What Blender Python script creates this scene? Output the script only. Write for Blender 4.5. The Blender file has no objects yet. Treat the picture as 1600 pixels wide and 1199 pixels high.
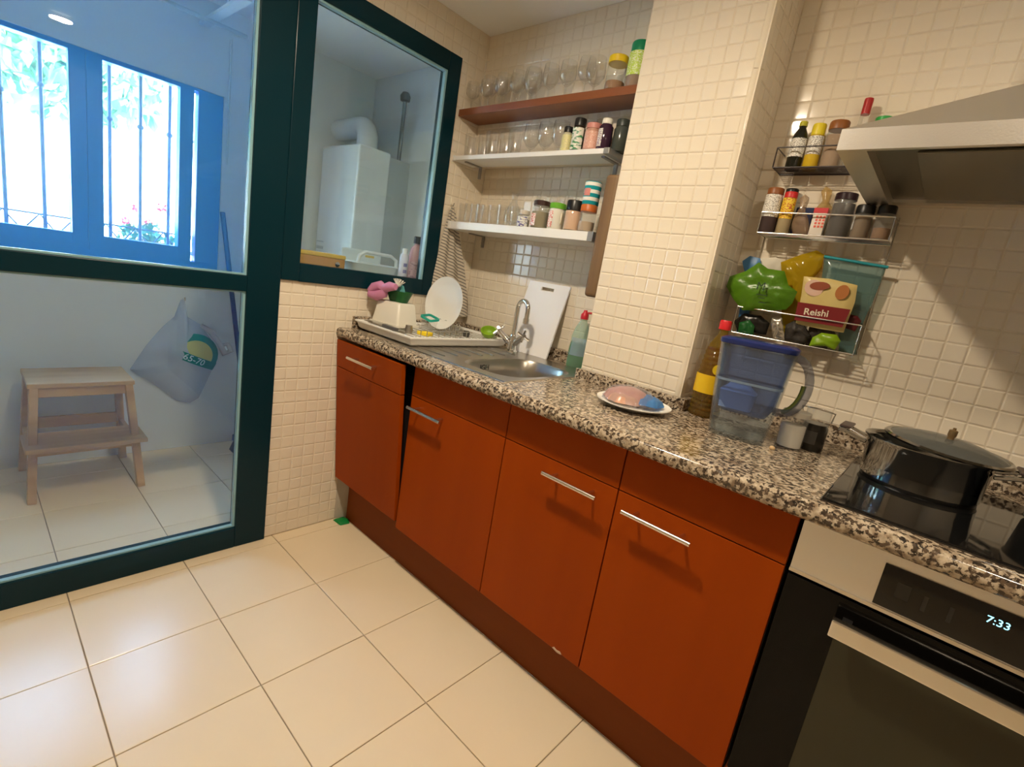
import bpy, bmesh, math, random
from mathutils import Vector, Matrix, Euler, noise

random.seed(7)
SC = bpy.context.scene
COL = SC.collection
PI = math.pi

# ---------------------------------------------------------------- camera
CAM = Vector((1.9008, -1.6787, 1.2251))
YAW, PITCH, ROLL, FPX = .7035, -.2102, .1669, 766.02
_cy, _sy, _cp, _sp = math.cos(YAW), math.sin(YAW), math.cos(PITCH), math.sin(PITCH)
FWD = Vector((-_sy * _cp, _cy * _cp, _sp))
_r = Vector((_cy, _sy, 0)); _u = _r.cross(FWD)
RGT = _r * math.cos(ROLL) + _u * math.sin(ROLL)
UPV = _u * math.cos(ROLL) - _r * math.sin(ROLL)
cam = bpy.data.cameras.new('camera'); camo = bpy.data.objects.new('camera', cam); COL.objects.link(camo)
camo.matrix_world = Matrix(((RGT.x, UPV.x, -FWD.x, CAM.x), (RGT.y, UPV.y, -FWD.y, CAM.y), (RGT.z, UPV.z, -FWD.z, CAM.z), (0, 0, 0, 1)))
cam.sensor_fit = 'HORIZONTAL'; cam.sensor_width = 36.0; cam.lens = 36.0 * FPX / 1600.0
cam.clip_start = .02; cam.clip_end = 200
SC.camera = camo

def at(px, py, axis, c):
    """the point on a plane (axis = c) that pixel (px, py) of the photograph looks at"""
    v = FWD + RGT * ((px - 800) / FPX) - UPV * ((py - 599.5) / FPX)
    i = 'xyz'.index(axis)
    return CAM + v * ((c - CAM[i]) / v[i])

# ---------------------------------------------------------------- world, sun, exposure
w = bpy.data.worlds.new('world'); SC.world = w; w.use_nodes = True
nt = w.node_tree; bg = nt.nodes['Background']
sky = nt.nodes.new('ShaderNodeTexSky'); sky.sky_type = 'NISHITA'; sky.sun_disc = False
sky.sun_elevation = math.radians(52); sky.sun_rotation = math.radians(115); sky.air_density = 1.3; sky.dust_density = .6
nt.links.new(sky.outputs[0], bg.inputs[0]); bg.inputs[1].default_value = 8.5
sun = bpy.data.lights.new('sun', 'SUN'); sun.energy = 12.0; sun.angle = .01; sun.color = (1, .96, .9)
suno = bpy.data.objects.new('sun', sun); COL.objects.link(suno); suno.location = (6, -3, 9)
suno.rotation_euler = Vector((-.62, .25, -.85)).to_track_quat('-Z', 'Y').to_euler()
vs = SC.view_settings; vs.view_transform = 'Standard'; vs.look = 'None'; vs.gamma = 1.0; vs.use_curve_mapping = False
vs.exposure = 0.0
SC.cycles.transparent_max_bounces = 40; SC.cycles.max_bounces = 14; SC.cycles.diffuse_bounces = 6
LAMP_W = 5.1
LAMP_COL = (1.0, .84, .63)

# ---------------------------------------------------------------- materials
def newmat(name):
    m = bpy.data.materials.new(name); m.use_nodes = True
    return m, m.node_tree, m.node_tree.nodes['Principled BSDF']

def mat(name, col, rough=.5, metal=0., trans=0., spec=.5, emit=None, es=1., bump=0., bscale=40., vary=0., coat=0., alpha=1., sss=0., ior=1.45):
    m, t, p = newmat(name)
    p.inputs['Base Color'].default_value = (*col, 1); p.inputs['Roughness'].default_value = rough
    p.inputs['Metallic'].default_value = metal; p.inputs['Transmission Weight'].default_value = trans
    p.inputs['Specular IOR Level'].default_value = spec; p.inputs['Coat Weight'].default_value = coat
    p.inputs['Alpha'].default_value = alpha; p.inputs['IOR'].default_value = ior
    if emit: p.inputs['Emission Color'].default_value = (*emit, 1); p.inputs['Emission Strength'].default_value = es
    if bump or vary:
        tc = t.nodes.new('ShaderNodeTexCoord'); n = t.nodes.new('ShaderNodeTexNoise'); n.inputs['Scale'].default_value = bscale
        n.inputs['Detail'].default_value = 4
        t.links.new(tc.outputs['Object'], n.inputs['Vector'])
        if bump:
            b = t.nodes.new('ShaderNodeBump'); b.inputs['Strength'].default_value = bump; b.inputs['Distance'].default_value = .01
            t.links.new(n.outputs[0], b.inputs['Height']); t.links.new(b.outputs[0], p.inputs['Normal'])
        if vary:
            h = t.nodes.new('ShaderNodeHueSaturation'); h.inputs['Color'].default_value = (*col, 1)
            mp = t.nodes.new('ShaderNodeMapRange'); mp.inputs[3].default_value = 1 - vary; mp.inputs[4].default_value = 1 + vary
            t.links.new(n.outputs[0], mp.inputs[0]); t.links.new(mp.outputs[0], h.inputs['Value'])
            t.links.new(h.outputs[0], p.inputs['Base Color'])
    return m

def ramp(t, stops, fac=None):
    r = t.nodes.new('ShaderNodeValToRGB'); e = r.color_ramp.elements
    while len(e) < len(stops): e.new(.5)
    for x, (pos, c) in zip(e, stops): x.position = pos; x.color = (*c, 1)
    if fac is not None: t.links.new(fac, r.inputs[0])
    return r

def granite():
    m, t, p = newmat('granite'); tc = t.nodes.new('ShaderNodeTexCoord')
    n1 = t.nodes.new('ShaderNodeTexNoise'); n1.inputs['Scale'].default_value = 105; n1.inputs['Detail'].default_value = 3.5; n1.inputs['Roughness'].default_value = .6
    v = t.nodes.new('ShaderNodeTexVoronoi'); v.inputs['Scale'].default_value = 160
    n2 = t.nodes.new('ShaderNodeTexNoise'); n2.inputs['Scale'].default_value = 60; n2.inputs['Detail'].default_value = 4
    for n in (n1, v, n2): t.links.new(tc.outputs['Object'], n.inputs['Vector'])
    base = ramp(t, [(.32, (.20, .14, .09)), (.46, (.40, .32, .23)), (.60, (.58, .49, .37)), (.75, (.44, .36, .29))], n2.outputs[0])
    dark = ramp(t, [(.455, (1, 1, 1)), (.515, (0, 0, 0))], n1.outputs[0])
    mx = t.nodes.new('ShaderNodeMix'); mx.data_type = 'RGBA'
    t.links.new(dark.outputs[0], mx.inputs[0]); t.links.new(base.outputs[0], mx.inputs[6])
    dk = ramp(t, [(.2, (.022, .017, .014)), (.8, (.11, .075, .05))], v.outputs['Color'])
    t.links.new(dk.outputs[0], mx.inputs[7]); t.links.new(mx.outputs[2], p.inputs['Base Color'])
    p.inputs['Roughness'].default_value = .16
    return m

def wood(name, c1, c2, rough=.35, scale=6., stretch=(1, 1, .08), coat=0., spec=.5):
    m, t, p = newmat(name); tc = t.nodes.new('ShaderNodeTexCoord'); mp = t.nodes.new('ShaderNodeMapping')
    mp.inputs['Scale'].default_value = stretch
    n = t.nodes.new('ShaderNodeTexNoise'); n.inputs['Scale'].default_value = scale; n.inputs['Detail'].default_value = 6; n.inputs['Distortion'].default_value = .4
    t.links.new(tc.outputs['Object'], mp.inputs[0]); t.links.new(mp.outputs[0], n.inputs['Vector'])
    r = ramp(t, [(.3, c1), (.7, c2)], n.outputs[0]); t.links.new(r.outputs[0], p.inputs['Base Color'])
    p.inputs['Roughness'].default_value = rough; p.inputs['Coat Weight'].default_value = coat; p.inputs['Specular IOR Level'].default_value = spec
    return m

def pane(name, tint=(1, 1, 1), haze=.0, hazecol=(.8, .9, 1), ior=1.45, rough=.0, body=0., bodycol=(1, 1, 1)):
    """thin clear sheet: see-through with Fresnel reflection, optionally a translucent tint mixed in to imitate glare"""
    m, t, p = newmat(name); t.nodes.remove(p); o = t.nodes['Material Output']
    tr = t.nodes.new('ShaderNodeBsdfTransparent'); tr.inputs[0].default_value = (*tint, 1)
    gl = t.nodes.new('ShaderNodeBsdfGlossy'); gl.inputs['Roughness'].default_value = rough
    lw = t.nodes.new('ShaderNodeLayerWeight'); pw_ = t.nodes.new('ShaderNodeMath'); pw_.operation = 'POWER'; pw_.inputs[1].default_value = 5
    t.links.new(lw.outputs['Facing'], pw_.inputs[0]); f0 = ((ior - 1) / (ior + 1)) ** 2
    fr = t.nodes.new('ShaderNodeMath'); fr.operation = 'MULTIPLY_ADD'; fr.inputs[1].default_value = 1 - f0; fr.inputs[2].default_value = f0
    t.links.new(pw_.outputs[0], fr.inputs[0]); lw.inputs['Blend'].default_value = .5
    mx = t.nodes.new('ShaderNodeMixShader'); t.links.new(fr.outputs[0], mx.inputs[0]); t.links.new(tr.outputs[0], mx.inputs[1]); t.links.new(gl.outputs[0], mx.inputs[2])
    out = mx
    if haze:
        d = t.nodes.new('ShaderNodeBsdfTranslucent'); d.inputs[0].default_value = (*hazecol, 1)
        m2 = t.nodes.new('ShaderNodeMixShader'); m2.inputs[0].default_value = haze
        t.links.new(out.outputs[0], m2.inputs[1]); t.links.new(d.outputs[0], m2.inputs[2]); out = m2
    if body:
        d = t.nodes.new('ShaderNodeBsdfDiffuse'); d.inputs[0].default_value = (*bodycol, 1)
        m2 = t.nodes.new('ShaderNodeMixShader'); m2.inputs[0].default_value = body
        t.links.new(out.outputs[0], m2.inputs[1]); t.links.new(d.outputs[0], m2.inputs[2]); out = m2
    t.links.new(out.outputs[0], o.inputs[0])
    return m

def stripes(name, c1, c2, freq, duty=.3, rough=.9, skew=0.):
    m, t, p = newmat(name); tc = t.nodes.new('ShaderNodeTexCoord'); sx = t.nodes.new('ShaderNodeVectorMath'); sx.operation = 'DOT_PRODUCT'; sx.inputs[1].default_value = (0, skew, 1)
    t.links.new(tc.outputs['Object'], sx.inputs[0])
    a = t.nodes.new('ShaderNodeMath'); a.operation = 'MULTIPLY'; a.inputs[1].default_value = freq; t.links.new(sx.outputs['Value'], a.inputs[0])
    f = t.nodes.new('ShaderNodeMath'); f.operation = 'FRACT'; t.links.new(a.outputs[0], f.inputs[0])
    r = ramp(t, [(0, c2), (duty, c1)], f.outputs[0]); r.color_ramp.interpolation = 'CONSTANT'
    t.links.new(r.outputs[0], p.inputs['Base Color']); p.inputs['Roughness'].default_value = rough
    return m

def tinyprint(name, paper, ink, freq=620., rough=.45):
    """a printed label: rows of small marks on paper, by generated noise"""
    m, t, p = newmat(name); tc = t.nodes.new('ShaderNodeTexCoord'); mp = t.nodes.new('ShaderNodeMapping')
    mp.inputs['Scale'].default_value = (freq * .45, freq * .45, freq)
    n = t.nodes.new('ShaderNodeTexNoise'); n.inputs['Scale'].default_value = 1; n.inputs['Detail'].default_value = 1
    t.links.new(tc.outputs['Object'], mp.inputs[0]); t.links.new(mp.outputs[0], n.inputs['Vector'])
    r = ramp(t, [(.50, paper), (.60, ink)], n.outputs[0]); t.links.new(r.outputs[0], p.inputs['Base Color'])
    p.inputs['Roughness'].default_value = rough
    return m

M = {}
M['grout'] = mat('grout', (.78, .69, .55), .6)
M['tile'] = mat('tile', (.78, .70, .57), .10, spec=.5, vary=.03, bscale=9)
M['tile_dim'] = M['tile']
M['bull'] = mat('bullnose', (.80, .72, .58), .12)
M['floor_grout'] = mat('floor_grout', (.30, .24, .17), .9)
M['floor_tile'] = mat('floor_tile', (.79, .66, .46), .20, spec=.38, vary=.035, bscale=5)
M['paint'] = mat('paint', (.45, .39, .31), .75)
M['ceil'] = mat('ceiling_paint', (.88, .88, .86), .85)
M['lpaint'] = mat('laundry_paint', (.70, .74, .74), .55)
M['green'] = mat('dark_green_lacquer', (.0008, .022, .034), .25, spec=.25)
M['glare_blue'] = mat('frame_glare_blue', (.01, .24, .75), .35)  # dark green outer frame, coloured blue to imitate the glare over it
M['bead'] = mat('glazing_bead', (.25, .45, .50), .25)
M['glass'] = pane('window_glass', (.95, .99, .98), haze=.13, hazecol=(.12, .48, 1.0))  # blue translucent tint stands in for lens glare over the door
M['glass_low'] = pane('lower_door_glass', (.98, .99, .98), haze=.026, hazecol=(.12, .48, 1.0))  # weaker dose of the same painted blue glare
M['glass2'] = pane('window_glass_clear', (.95, .985, .975), haze=.02, hazecol=(.6, .8, .85))
M['drink'] = pane('drinking_glass', (.98, .98, .975), ior=1.75, body=.010, bodycol=(.9, .9, .88))
M['clear'] = pane('clear_plastic', (.94, .95, .95), body=.10, bodycol=(.85, .85, .82), ior=1.5)
M['granite'] = granite()
M['cherry'] = wood('cherry_veneer', (.27, .040, .0008), (.33, .053, .0012), .42, 3, (1.5, 1.5, .12), spec=.09)
M['cherry_dark'] = wood('cherry_plinth', (.17, .036, .002), (.21, .046, .003), .5, 5, (.12, 1.5, 1.5), spec=.14)
M['cherry_shelf'] = wood('cherry_shelf', (.17, .052, .016), (.25, .08, .024), .4, 6, (.12, 1.5, 1.5))
M['carcass'] = mat('carcass', (.012, .006, .006), .7)
M['steel'] = mat('brushed_steel', (.80, .77, .72), .36, metal=1, bump=.04, bscale=300)
M['sinksteel'] = mat('sink_steel', (.50, .47, .42), .30, metal=1)
M['chrome'] = mat('chrome', (.80, .80, .80), .07, metal=1)
M['wire'] = mat('chrome_wire', (.70, .68, .64), .2, metal=1)
M['blackwire'] = mat('black_wire', (.03, .02, .02), .35)
M['handle'] = mat('satin_handle', (.74, .70, .64), .25, metal=1)
M['blackglass'] = mat('black_glass', (.006, .006, .006), .05, spec=.6)
M['ovenwin'] = mat('oven_window', (.030, .028, .014), .10, spec=.4)
M['ovenglass'] = mat('oven_door_glass', (.004, .0035, .003), .10, spec=.16)
M['black'] = mat('black_plastic', (.012, .012, .012), .35)
M['white'] = mat('white_plastic', (.80, .79, .75), .35)
M['whiteg'] = mat('white_glaze', (.86, .85, .80), .10)
M['wshelf'] = mat('white_laminate', (.80, .79, .76), .3)
M['greyend'] = mat('grey_metal', (.36, .35, .33), .4, metal=.6)
M['oak'] = wood('stool_wood', (.42, .26, .11), (.58, .39, .19), .55, 14, (1, .1, 1))
M['board'] = wood('board_wood', (.11, .06, .025), (.21, .125, .055), .5, 18, (1.6, 1.6, .1))
M['blueblack'] = mat('broom_blue', (.012, .03, .12), .4)

# ---------------------------------------------------------------- mesh helpers
class MB:
    def __init__(self): self.v = []; self.f = []
    def add(self, vs, fs):
        o = len(self.v); self.v += [tuple(x) for x in vs]; self.f += [tuple(i + o for i in f) for f in fs]; return self
    def box(self, x0, x1, y0, y1, z0, z1, rz=0, c=None):
        vs = [Vector((x, y, z)) for x in (x0, x1) for y in (y0, y1) for z in (z0, z1)]
        if rz:
            c = Vector(c) if c else Vector(((x0 + x1) / 2, (y0 + y1) / 2, 0)); R = Matrix.Rotation(rz, 3, 'Z'); vs = [R @ (p - c) + c for p in vs]
        return self.add(vs, [(0, 1, 3, 2), (4, 6, 7, 5), (0, 4, 5, 1), (2, 3, 7, 6), (0, 2, 6, 4), (1, 5, 7, 3)])
    def hexa(self, bot, top):
        return self.add(list(bot) + list(top), [(3, 2, 1, 0), (4, 5, 6, 7), (0, 1, 5, 4), (1, 2, 6, 5), (2, 3, 7, 6), (3, 0, 4, 7)])
    def bar(self, a, b, wx, wy, ref=(0, 0, 1)):
        a, b = Vector(a), Vector(b); d = (b - a).normalized(); r = Vector(ref)
        if abs(d.dot(r)) > .95: r = Vector((1, 0, 0))
        s = d.cross(r).normalized(); u = s.cross(d)
        q = [s * i * wx / 2 + u * j * wy / 2 for i, j in ((-1, -1), (1, -1), (1, 1), (-1, 1))]
        return self.hexa([a + k for k in q], [b + k for k in q])
    def tube(self, pts, r, n=8, closed=False, cap=True):
        pts = [Vector(p) for p in pts]; m = len(pts); rings = []
        rr = r if isinstance(r, (list, tuple)) else [r] * m
        prev = None
        for i, p in enumerate(pts):
            a = pts[(i - 1) % m] if (closed or i > 0) else p; b = pts[(i + 1) % m] if (closed or i < m - 1) else p
            d = (b - a).normalized()
            if prev is None:
                h = Vector((0, 0, 1)) if abs(d.z) < .9 else Vector((1, 0, 0)); s = d.cross(h).normalized()
            else:
                s = (prev - d * prev.dot(d))
                s = s.normalized() if s.length > 1e-6 else d.orthogonal().normalized()
            prev = s; u = d.cross(s)
            rings.append([p + (s * math.cos(2 * PI * k / n) + u * math.sin(2 * PI * k / n)) * rr[i] for k in range(n)])
        vs = [q for ring in rings for q in ring]; fs = []
        for i in range(m if closed else m - 1):
            for k in range(n):
                j = (i + 1) % m; fs.append((i * n + k, i * n + (k + 1) % n, j * n + (k + 1) % n, j * n + k))
        if cap and not closed: fs += [tuple(range(n))[::-1], tuple((m - 1) * n + k for k in range(n))]
        return self.add(vs, fs)
    def lathe(self, prof, n=24, c=(0, 0, 0), a0=0., a1=2 * PI, sx=1., sy=1.):
        full = abs(a1 - a0 - 2 * PI) < 1e-6; cols = n if full else n + 1; vs = []; fs = []; m = len(prof)
        for k in range(cols):
            a = a0 + (a1 - a0) * k / n
            for r, z in prof: vs.append((c[0] + r * math.cos(a) * sx, c[1] + r * math.sin(a) * sy, c[2] + z))
        for k in range(n):
            k2 = (k + 1) % cols
            for i in range(m - 1):
                q = [k * m + i, k2 * m + i, k2 * m + i + 1, k * m + i + 1]
                if prof[i][0] < 1e-6: q = [q[0], q[2], q[3]]
                elif prof[i + 1][0] < 1e-6: q = [q[0], q[1], q[2]]
                fs.append(tuple(q))
        return self.add(vs, fs)
    def loft(self, loops, closed=True, cap0=False, cap1=False):
        n = len(loops[0]); vs = [p for l in loops for p in l]; fs = []
        for i in range(len(loops) - 1):
            for k in range(n if closed else n - 1):
                fs.append((i * n + k, i * n + (k + 1) % n, (i + 1) * n + (k + 1) % n, (i + 1) * n + k))
        if cap0: fs.append(tuple(range(n))[::-1])
        if cap1: fs.append(tuple((len(loops) - 1) * n + k for k in range(n)))
        return self.add(vs, fs)
    def mesh(self, name, bev=0., seg=2, smooth=None, weld=True):
        me = bpy.data.meshes.new(name); me.from_pydata(self.v, [], self.f); bm = bmesh.new(); bm.from_mesh(me)
        if weld: bmesh.ops.remove_doubles(bm, verts=bm.verts, dist=1e-6)
        bmesh.ops.recalc_face_normals(bm, faces=bm.faces)
        if bev:
            ed = [e for e in bm.edges if len(e.link_faces) == 2 and e.calc_face_angle(0) > .5]
            bmesh.ops.bevel(bm, geom=ed, offset=bev, segments=seg, affect='EDGES', profile=.5, clamp_overlap=True)
        bm.to_mesh(me); bm.free()
        if smooth:
            me.polygons.foreach_set('use_smooth', [True] * len(me.polygons)); me.set_sharp_from_angle(angle=math.radians(smooth))
        me.update(); return me
    def build(self, name, m, parent=None, bev=0., seg=2, smooth=None, world=True, weld=True):
        o = bpy.data.objects.new(name, None)
        if world and parent is not None:
            L = origin(parent); self.v = [tuple(Vector(p) - L) for p in self.v]
        bpy.data.objects.remove(o)
        me = self.mesh(name, bev, seg, smooth, weld); return link(name, me, m, parent)

def origin(o):
    p = Vector((0, 0, 0))
    while o is not None: p += o.location; o = o.parent
    return p

def link(name, me, m, parent=None, loc=None, rot=None):
    o = bpy.data.objects.new(name, me); COL.objects.link(o)
    if m is not None:
        mm = M[m] if isinstance(m, str) else m
        if not me.materials: me.materials.append(mm)
    o.parent = parent
    if loc is not None: o.location = loc
    if rot is not None: o.rotation_euler = rot
    return o

def tag(o, label, cat, group=None):
    o['label'] = label; o['category'] = cat
    if group: o['group'] = group
    return o

def thing(name, label, cat, loc=(0, 0, 0), group=None, rot=None):
    o = bpy.data.objects.new(name, None); COL.objects.link(o); o.location = loc; o.empty_display_size = .05
    if rot: o.rotation_euler = rot
    return tag(o, label, cat, group)

def struct(o): o['kind'] = 'structure'; return o

def single(mb, name, m, label, cat, loc, group=None, rot=None, **k):
    """a thing that is one mesh, built about its own origin"""
    me = mb.mesh(name, **k); return tag(link(name, me, m, None, loc, rot), label, cat, group)

def part(mb, name, m, parent, world=False, **k): return mb.build(name, m, parent, world=world, **k)

def clone(root, loc=None, rot=None, label=None):
    c = root.copy(); COL.objects.link(c)
    if loc is not None: c.location = loc
    if rot is not None: c.rotation_euler = rot
    if label: c['label'] = label
    for ch in list(root.children):
        k = ch.copy(); COL.objects.link(k); k.parent = c
        for g in ch.children:
            q = g.copy(); COL.objects.link(q); q.parent = k
    return c

def text_mesh(body, size, name='lettering', bold=0.):
    cu = bpy.data.curves.new(name, 'FONT'); cu.body = body; cu.size = size; cu.align_x = 'CENTER'; cu.align_y = 'CENTER'; cu.extrude = size * .012; cu.resolution_u = 3; cu.offset = bold * size
    o = bpy.data.objects.new(name, cu); COL.objects.link(o); bpy.context.view_layer.update()
    me = bpy.data.meshes.new_from_object(o.evaluated_get(bpy.context.evaluated_depsgraph_get()))
    bpy.data.objects.remove(o); bpy.data.curves.remove(cu); me.name = name; me.materials.clear(); return me

def puff(outline, fn, tf, tb, rings=5, nz=0., nscale=20., seed=0., e=.5):
    """a soft closed shape: outline in (u, v), swelling tf to the front and tb to the back; fn(u, v, w) -> xyz"""
    n = len(outline); cu = sum(p[0] for p in outline) / n; cv = sum(p[1] for p in outline) / n
    mb = MB(); lp = []
    for side in (1, -1):
        ls = []
        for i in range(rings):
            s = 1 - i / rings; h = (max(0, 1 - s * s)) ** e
            l = []
            for u, v in outline:
                uu = cu + (u - cu) * s; vv = cv + (v - cv) * s
                wv = (tf if side > 0 else -tb) * h
                if nz and i: wv += nz * noise.noise(Vector((uu * nscale + seed, vv * nscale, side * 3.1)))
                l.append(fn(uu, vv, wv))
            ls.append(l)
        lp.append(ls)
    for side, ls in enumerate(lp):
        mb.loft(ls); c = fn(cu, cv, tf if side == 0 else -tb); o = len(mb.v); mb.v.append(tuple(c)); b = o - n
        for k in range(n): mb.f.append((b + k, b + (k + 1) % n, o))
    return mb

def dense(poly, k=4):
    out = []
    for i, p in enumerate(poly):
        q = poly[(i + 1) % len(poly)]
        for j in range(k): out.append((p[0] + (q[0] - p[0]) * j / k, p[1] + (q[1] - p[1]) * j / k))
    return out

def rrect(cx, cy, hx, hy, r, z, n=6):
    out = []
    for sx, sy, a0 in ((1, 1, 0), (-1, 1, PI / 2), (-1, -1, PI), (1, -1, 1.5 * PI)):
        for k in range(n + 1):
            a = a0 + PI / 2 * k / n; out.append((cx + sx * (hx - r) + r * math.cos(a), cy + sy * (hy - r) + r * math.sin(a), z))
    return out

# ---------------------------------------------------------------- the setting
HC = 2.27                      # ceiling height
YB, YU, YR = .09, .005, .06    # back wall: low bay, upper bay, right of the column
CX0, CX1, CYF = .923, 1.311, -.149
PT = .0482                     # mosaic pitch

_tile_meshes = {}
def tile_mesh(a, b, t=.0017, bv=.0032):
    k = (round(a, 4), round(b, 4))
    if k not in _tile_meshes:
        mb = MB(); A, B = a / 2, b / 2; I, J = A - bv, B - bv
        L = lambda x, y, z: [(-x, -y, z), (x, -y, z), (x, y, z), (-x, y, z)]
        mb.loft([L(A, B, 0), L(A, B, t * .25), L(I, J, t)], cap1=True)
        me = mb.mesh('tile'); me.materials.append(M['tile']); _tile_meshes[k] = me
    return _tile_meshes[k]

def seen(p):
    v = p - CAM; d = v.dot(FWD)
    if d < .05: return 0
    x = 800 + FPX * v.dot(RGT) / d; y = 599.5 - FPX * v.dot(UPV) / d
    if not (-30 < x < 1630 and -30 < y < 1229): return 0
    return 1 / d

def tiles(wall, org, U, V, regions, limit=300, pu=PT, pv=PT):
    """mosaic tiles on a wall: one object each for the largest in view, the rest one joined part"""
    org, U, V = Vector(org), Vector(U), Vector(V); N = U.cross(V); gap = .0020; L = []
    for (u0, u1, v0, v1) in regions:
        nu = max(1, round((u1 - u0) / pu)); nv = max(1, round((v1 - v0) / pv)); du = (u1 - u0) / nu; dv = (v1 - v0) / nv
        for i in range(nu):
            for j in range(nv):
                p = org + U * (u0 + du * (i + .5)) + V * (v0 + dv * (j + .5)); vw = (p - CAM).normalized()
                L.append((seen(p) * abs(vw.dot(N)), p, du - gap, dv - gap))
    L.sort(key=lambda t: -t[0]); rest = MB()
    for k, (s, p, a, b) in enumerate(L):
        me = tile_mesh(a, b); jit = Euler((random.gauss(0, .007), random.gauss(0, .007), 0)).to_matrix()
        R = Matrix((U, V, N)).transposed() @ jit
        if k < limit and s > 0:
            o = bpy.data.objects.new('mosaic_tile', me); COL.objects.link(o); o.parent = wall
            o.matrix_local = Matrix.Translation(p - origin(wall) + N * .0003) @ R.to_4x4()
        else: rest.add([R @ v.co + p + N * .0003 for v in me.vertices], [tuple(f.vertices) for f in me.polygons])
    if rest.v:
        o = rest.build('mosaic_tiles', M['tile'], wall, weld=False); o['kind'] = 'stuff'

# floor, kitchen and laundry in one grid
fl = struct(MB().box(-1.22, 2.98, -2.85, .2, -.12, -.004).build('floor', 'floor_grout'))
TX, TY, OX, OY = .333, .3262, .397, -.833
gx = [OX + TX * k for k in range(-5, 8)]; gy = [OY + TY * k for k in range(-7, 4)]
def floor_cell(x0, x1, y0, y1):
    if x1 - x0 < .02 or y1 - y0 < .02: return
    mb = MB(); g = .0014; a, b = (x1 - x0) / 2 - g, (y1 - y0) / 2 - g; L = lambda x, y, z: [(-x, -y, z), (x, -y, z), (x, y, z), (-x, y, z)]
    k = ('f', round(a, 4), round(b, 4))
    if k not in _tile_meshes:
        mb.loft([L(a, b, -.004), L(a, b, -.0008), L(a - .0012, b - .0012, 0)], cap1=True); me = mb.mesh('floor_tile'); me.materials.append(M['floor_tile']); _tile_meshes[k] = me
    o = bpy.data.objects.new('floor_tile', _tile_meshes[k]); COL.objects.link(o); o.parent = fl
    o.location = ((x0 + x1) / 2, (y0 + y1) / 2, 0); o.rotation_euler = (random.gauss(0, .0015), random.gauss(0, .0015), 0)
for i in range(len(gx) - 1):
    for j in range(len(gy) - 1):
        x0, x1, y0, y1 = gx[i], gx[i + 1], max(gy[j], -2.75), min(gy[j + 1], .1)
        if y1 <= y0: continue
        if x0 < -.06 < x1 - .001 and x1 > 0: floor_cell(x0, 0, y0, y1); floor_cell(0, x1, y0, y1)
        else: floor_cell(max(x0, -1.12), min(x1, 2.9), y0, y1)

ce = struct(MB().box(-1.24, 3.0, -2.87, .3, HC, HC + .15).build('ceiling', 'ceil'))

# left wall with the dark green door and window in it
wl = struct(MB().box(-.10, 0, -.868, .2, 0, 1.079).box(-.10, 0, -.150, .2, 1.079, 2.116).box(-.10, 0, -2.75, .2, 2.116, HC).box(-.10, 0, -2.75, -1.95, 0, 2.116).build('wall_left', 'grout'))
tiles(wl, (0, 0, 0), (0, 1, 0), (0, 0, 1), [(-.868, YB, 0, 1.079), (-.150, YB, 1.079, 2.116), (-2.0, YB, 2.116, HC)])

# back wall: the low bay, the shallower bay above the second shelf, and the part right of the column
wb = struct(MB().box(-.10, CX0 + .1, YB, .22, 0, 1.72).build('wall_back', 'grout'))
tiles(wb, (0, YB, 0), (1, 0, 0), (0, 0, 1), [(0, CX0, .905, 1.72)])
wu = struct(MB().box(0, CX0 + .1, YU, .22, 1.7205, HC).build('wall_back_upper', 'grout'))
tiles(wu, (0, YU, 0), (1, 0, 0), (0, 0, 1), [(0, CX0, 1.72, HC)])
wr = struct(MB().box(CX1 - .1, 2.98, YR, .22, 0, HC).build('wall_back_right', 'grout'))
tiles(wr, (0, YR, 0), (1, 0, 0), (0, 0, 1), [(CX1, 2.9, .905, HC)])
wc = struct(MB().box(CX0, CX1, CYF, .2, 0, HC).build('wall_column', 'grout'))
tiles(wc, (0, CYF, 0), (1, 0, 0), (0, 0, 1), [(CX0 + .002, CX1 - .018, .905, HC)], limit=216)
tiles(wc, (CX1, 0, 0), (0, 1, 0), (0, 0, 1), [(CYF + .018, YR, .905, HC)], limit=84)
bn = MB()
for zz in [(.905 + .2 * k, min(.905 + .2 * k + .1985, HC)) for k in range(7)]:
    L = []
    for a in [PI * 1.5 + PI / 2 * k / 6 for k in range(7)]: L.append((CX1 - .0165 + .0205 * math.cos(a), CYF + .0165 + .0205 * math.sin(a)))
    L = [(CX1 - .018, CYF - .0042)] + L + [(CX1 + .0042, CYF + .018), (CX1 - .018, CYF + .018)]
    bn.loft([[(x, y, zz[0]) for x, y in L], [(x, y, zz[1]) for x, y in L]], cap0=True, cap1=True)
bn.build('bullnose', 'bull', wc, smooth=40)
# the rest of the kitchen shell, behind the camera
struct(MB().box(2.9, 3.0, -2.75, .2, 0, HC).build('wall_right', 'paint'))
struct(MB().box(-1.22, 3.0, -2.85, -2.75, 0, HC).build('wall_front', 'paint'))

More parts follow.
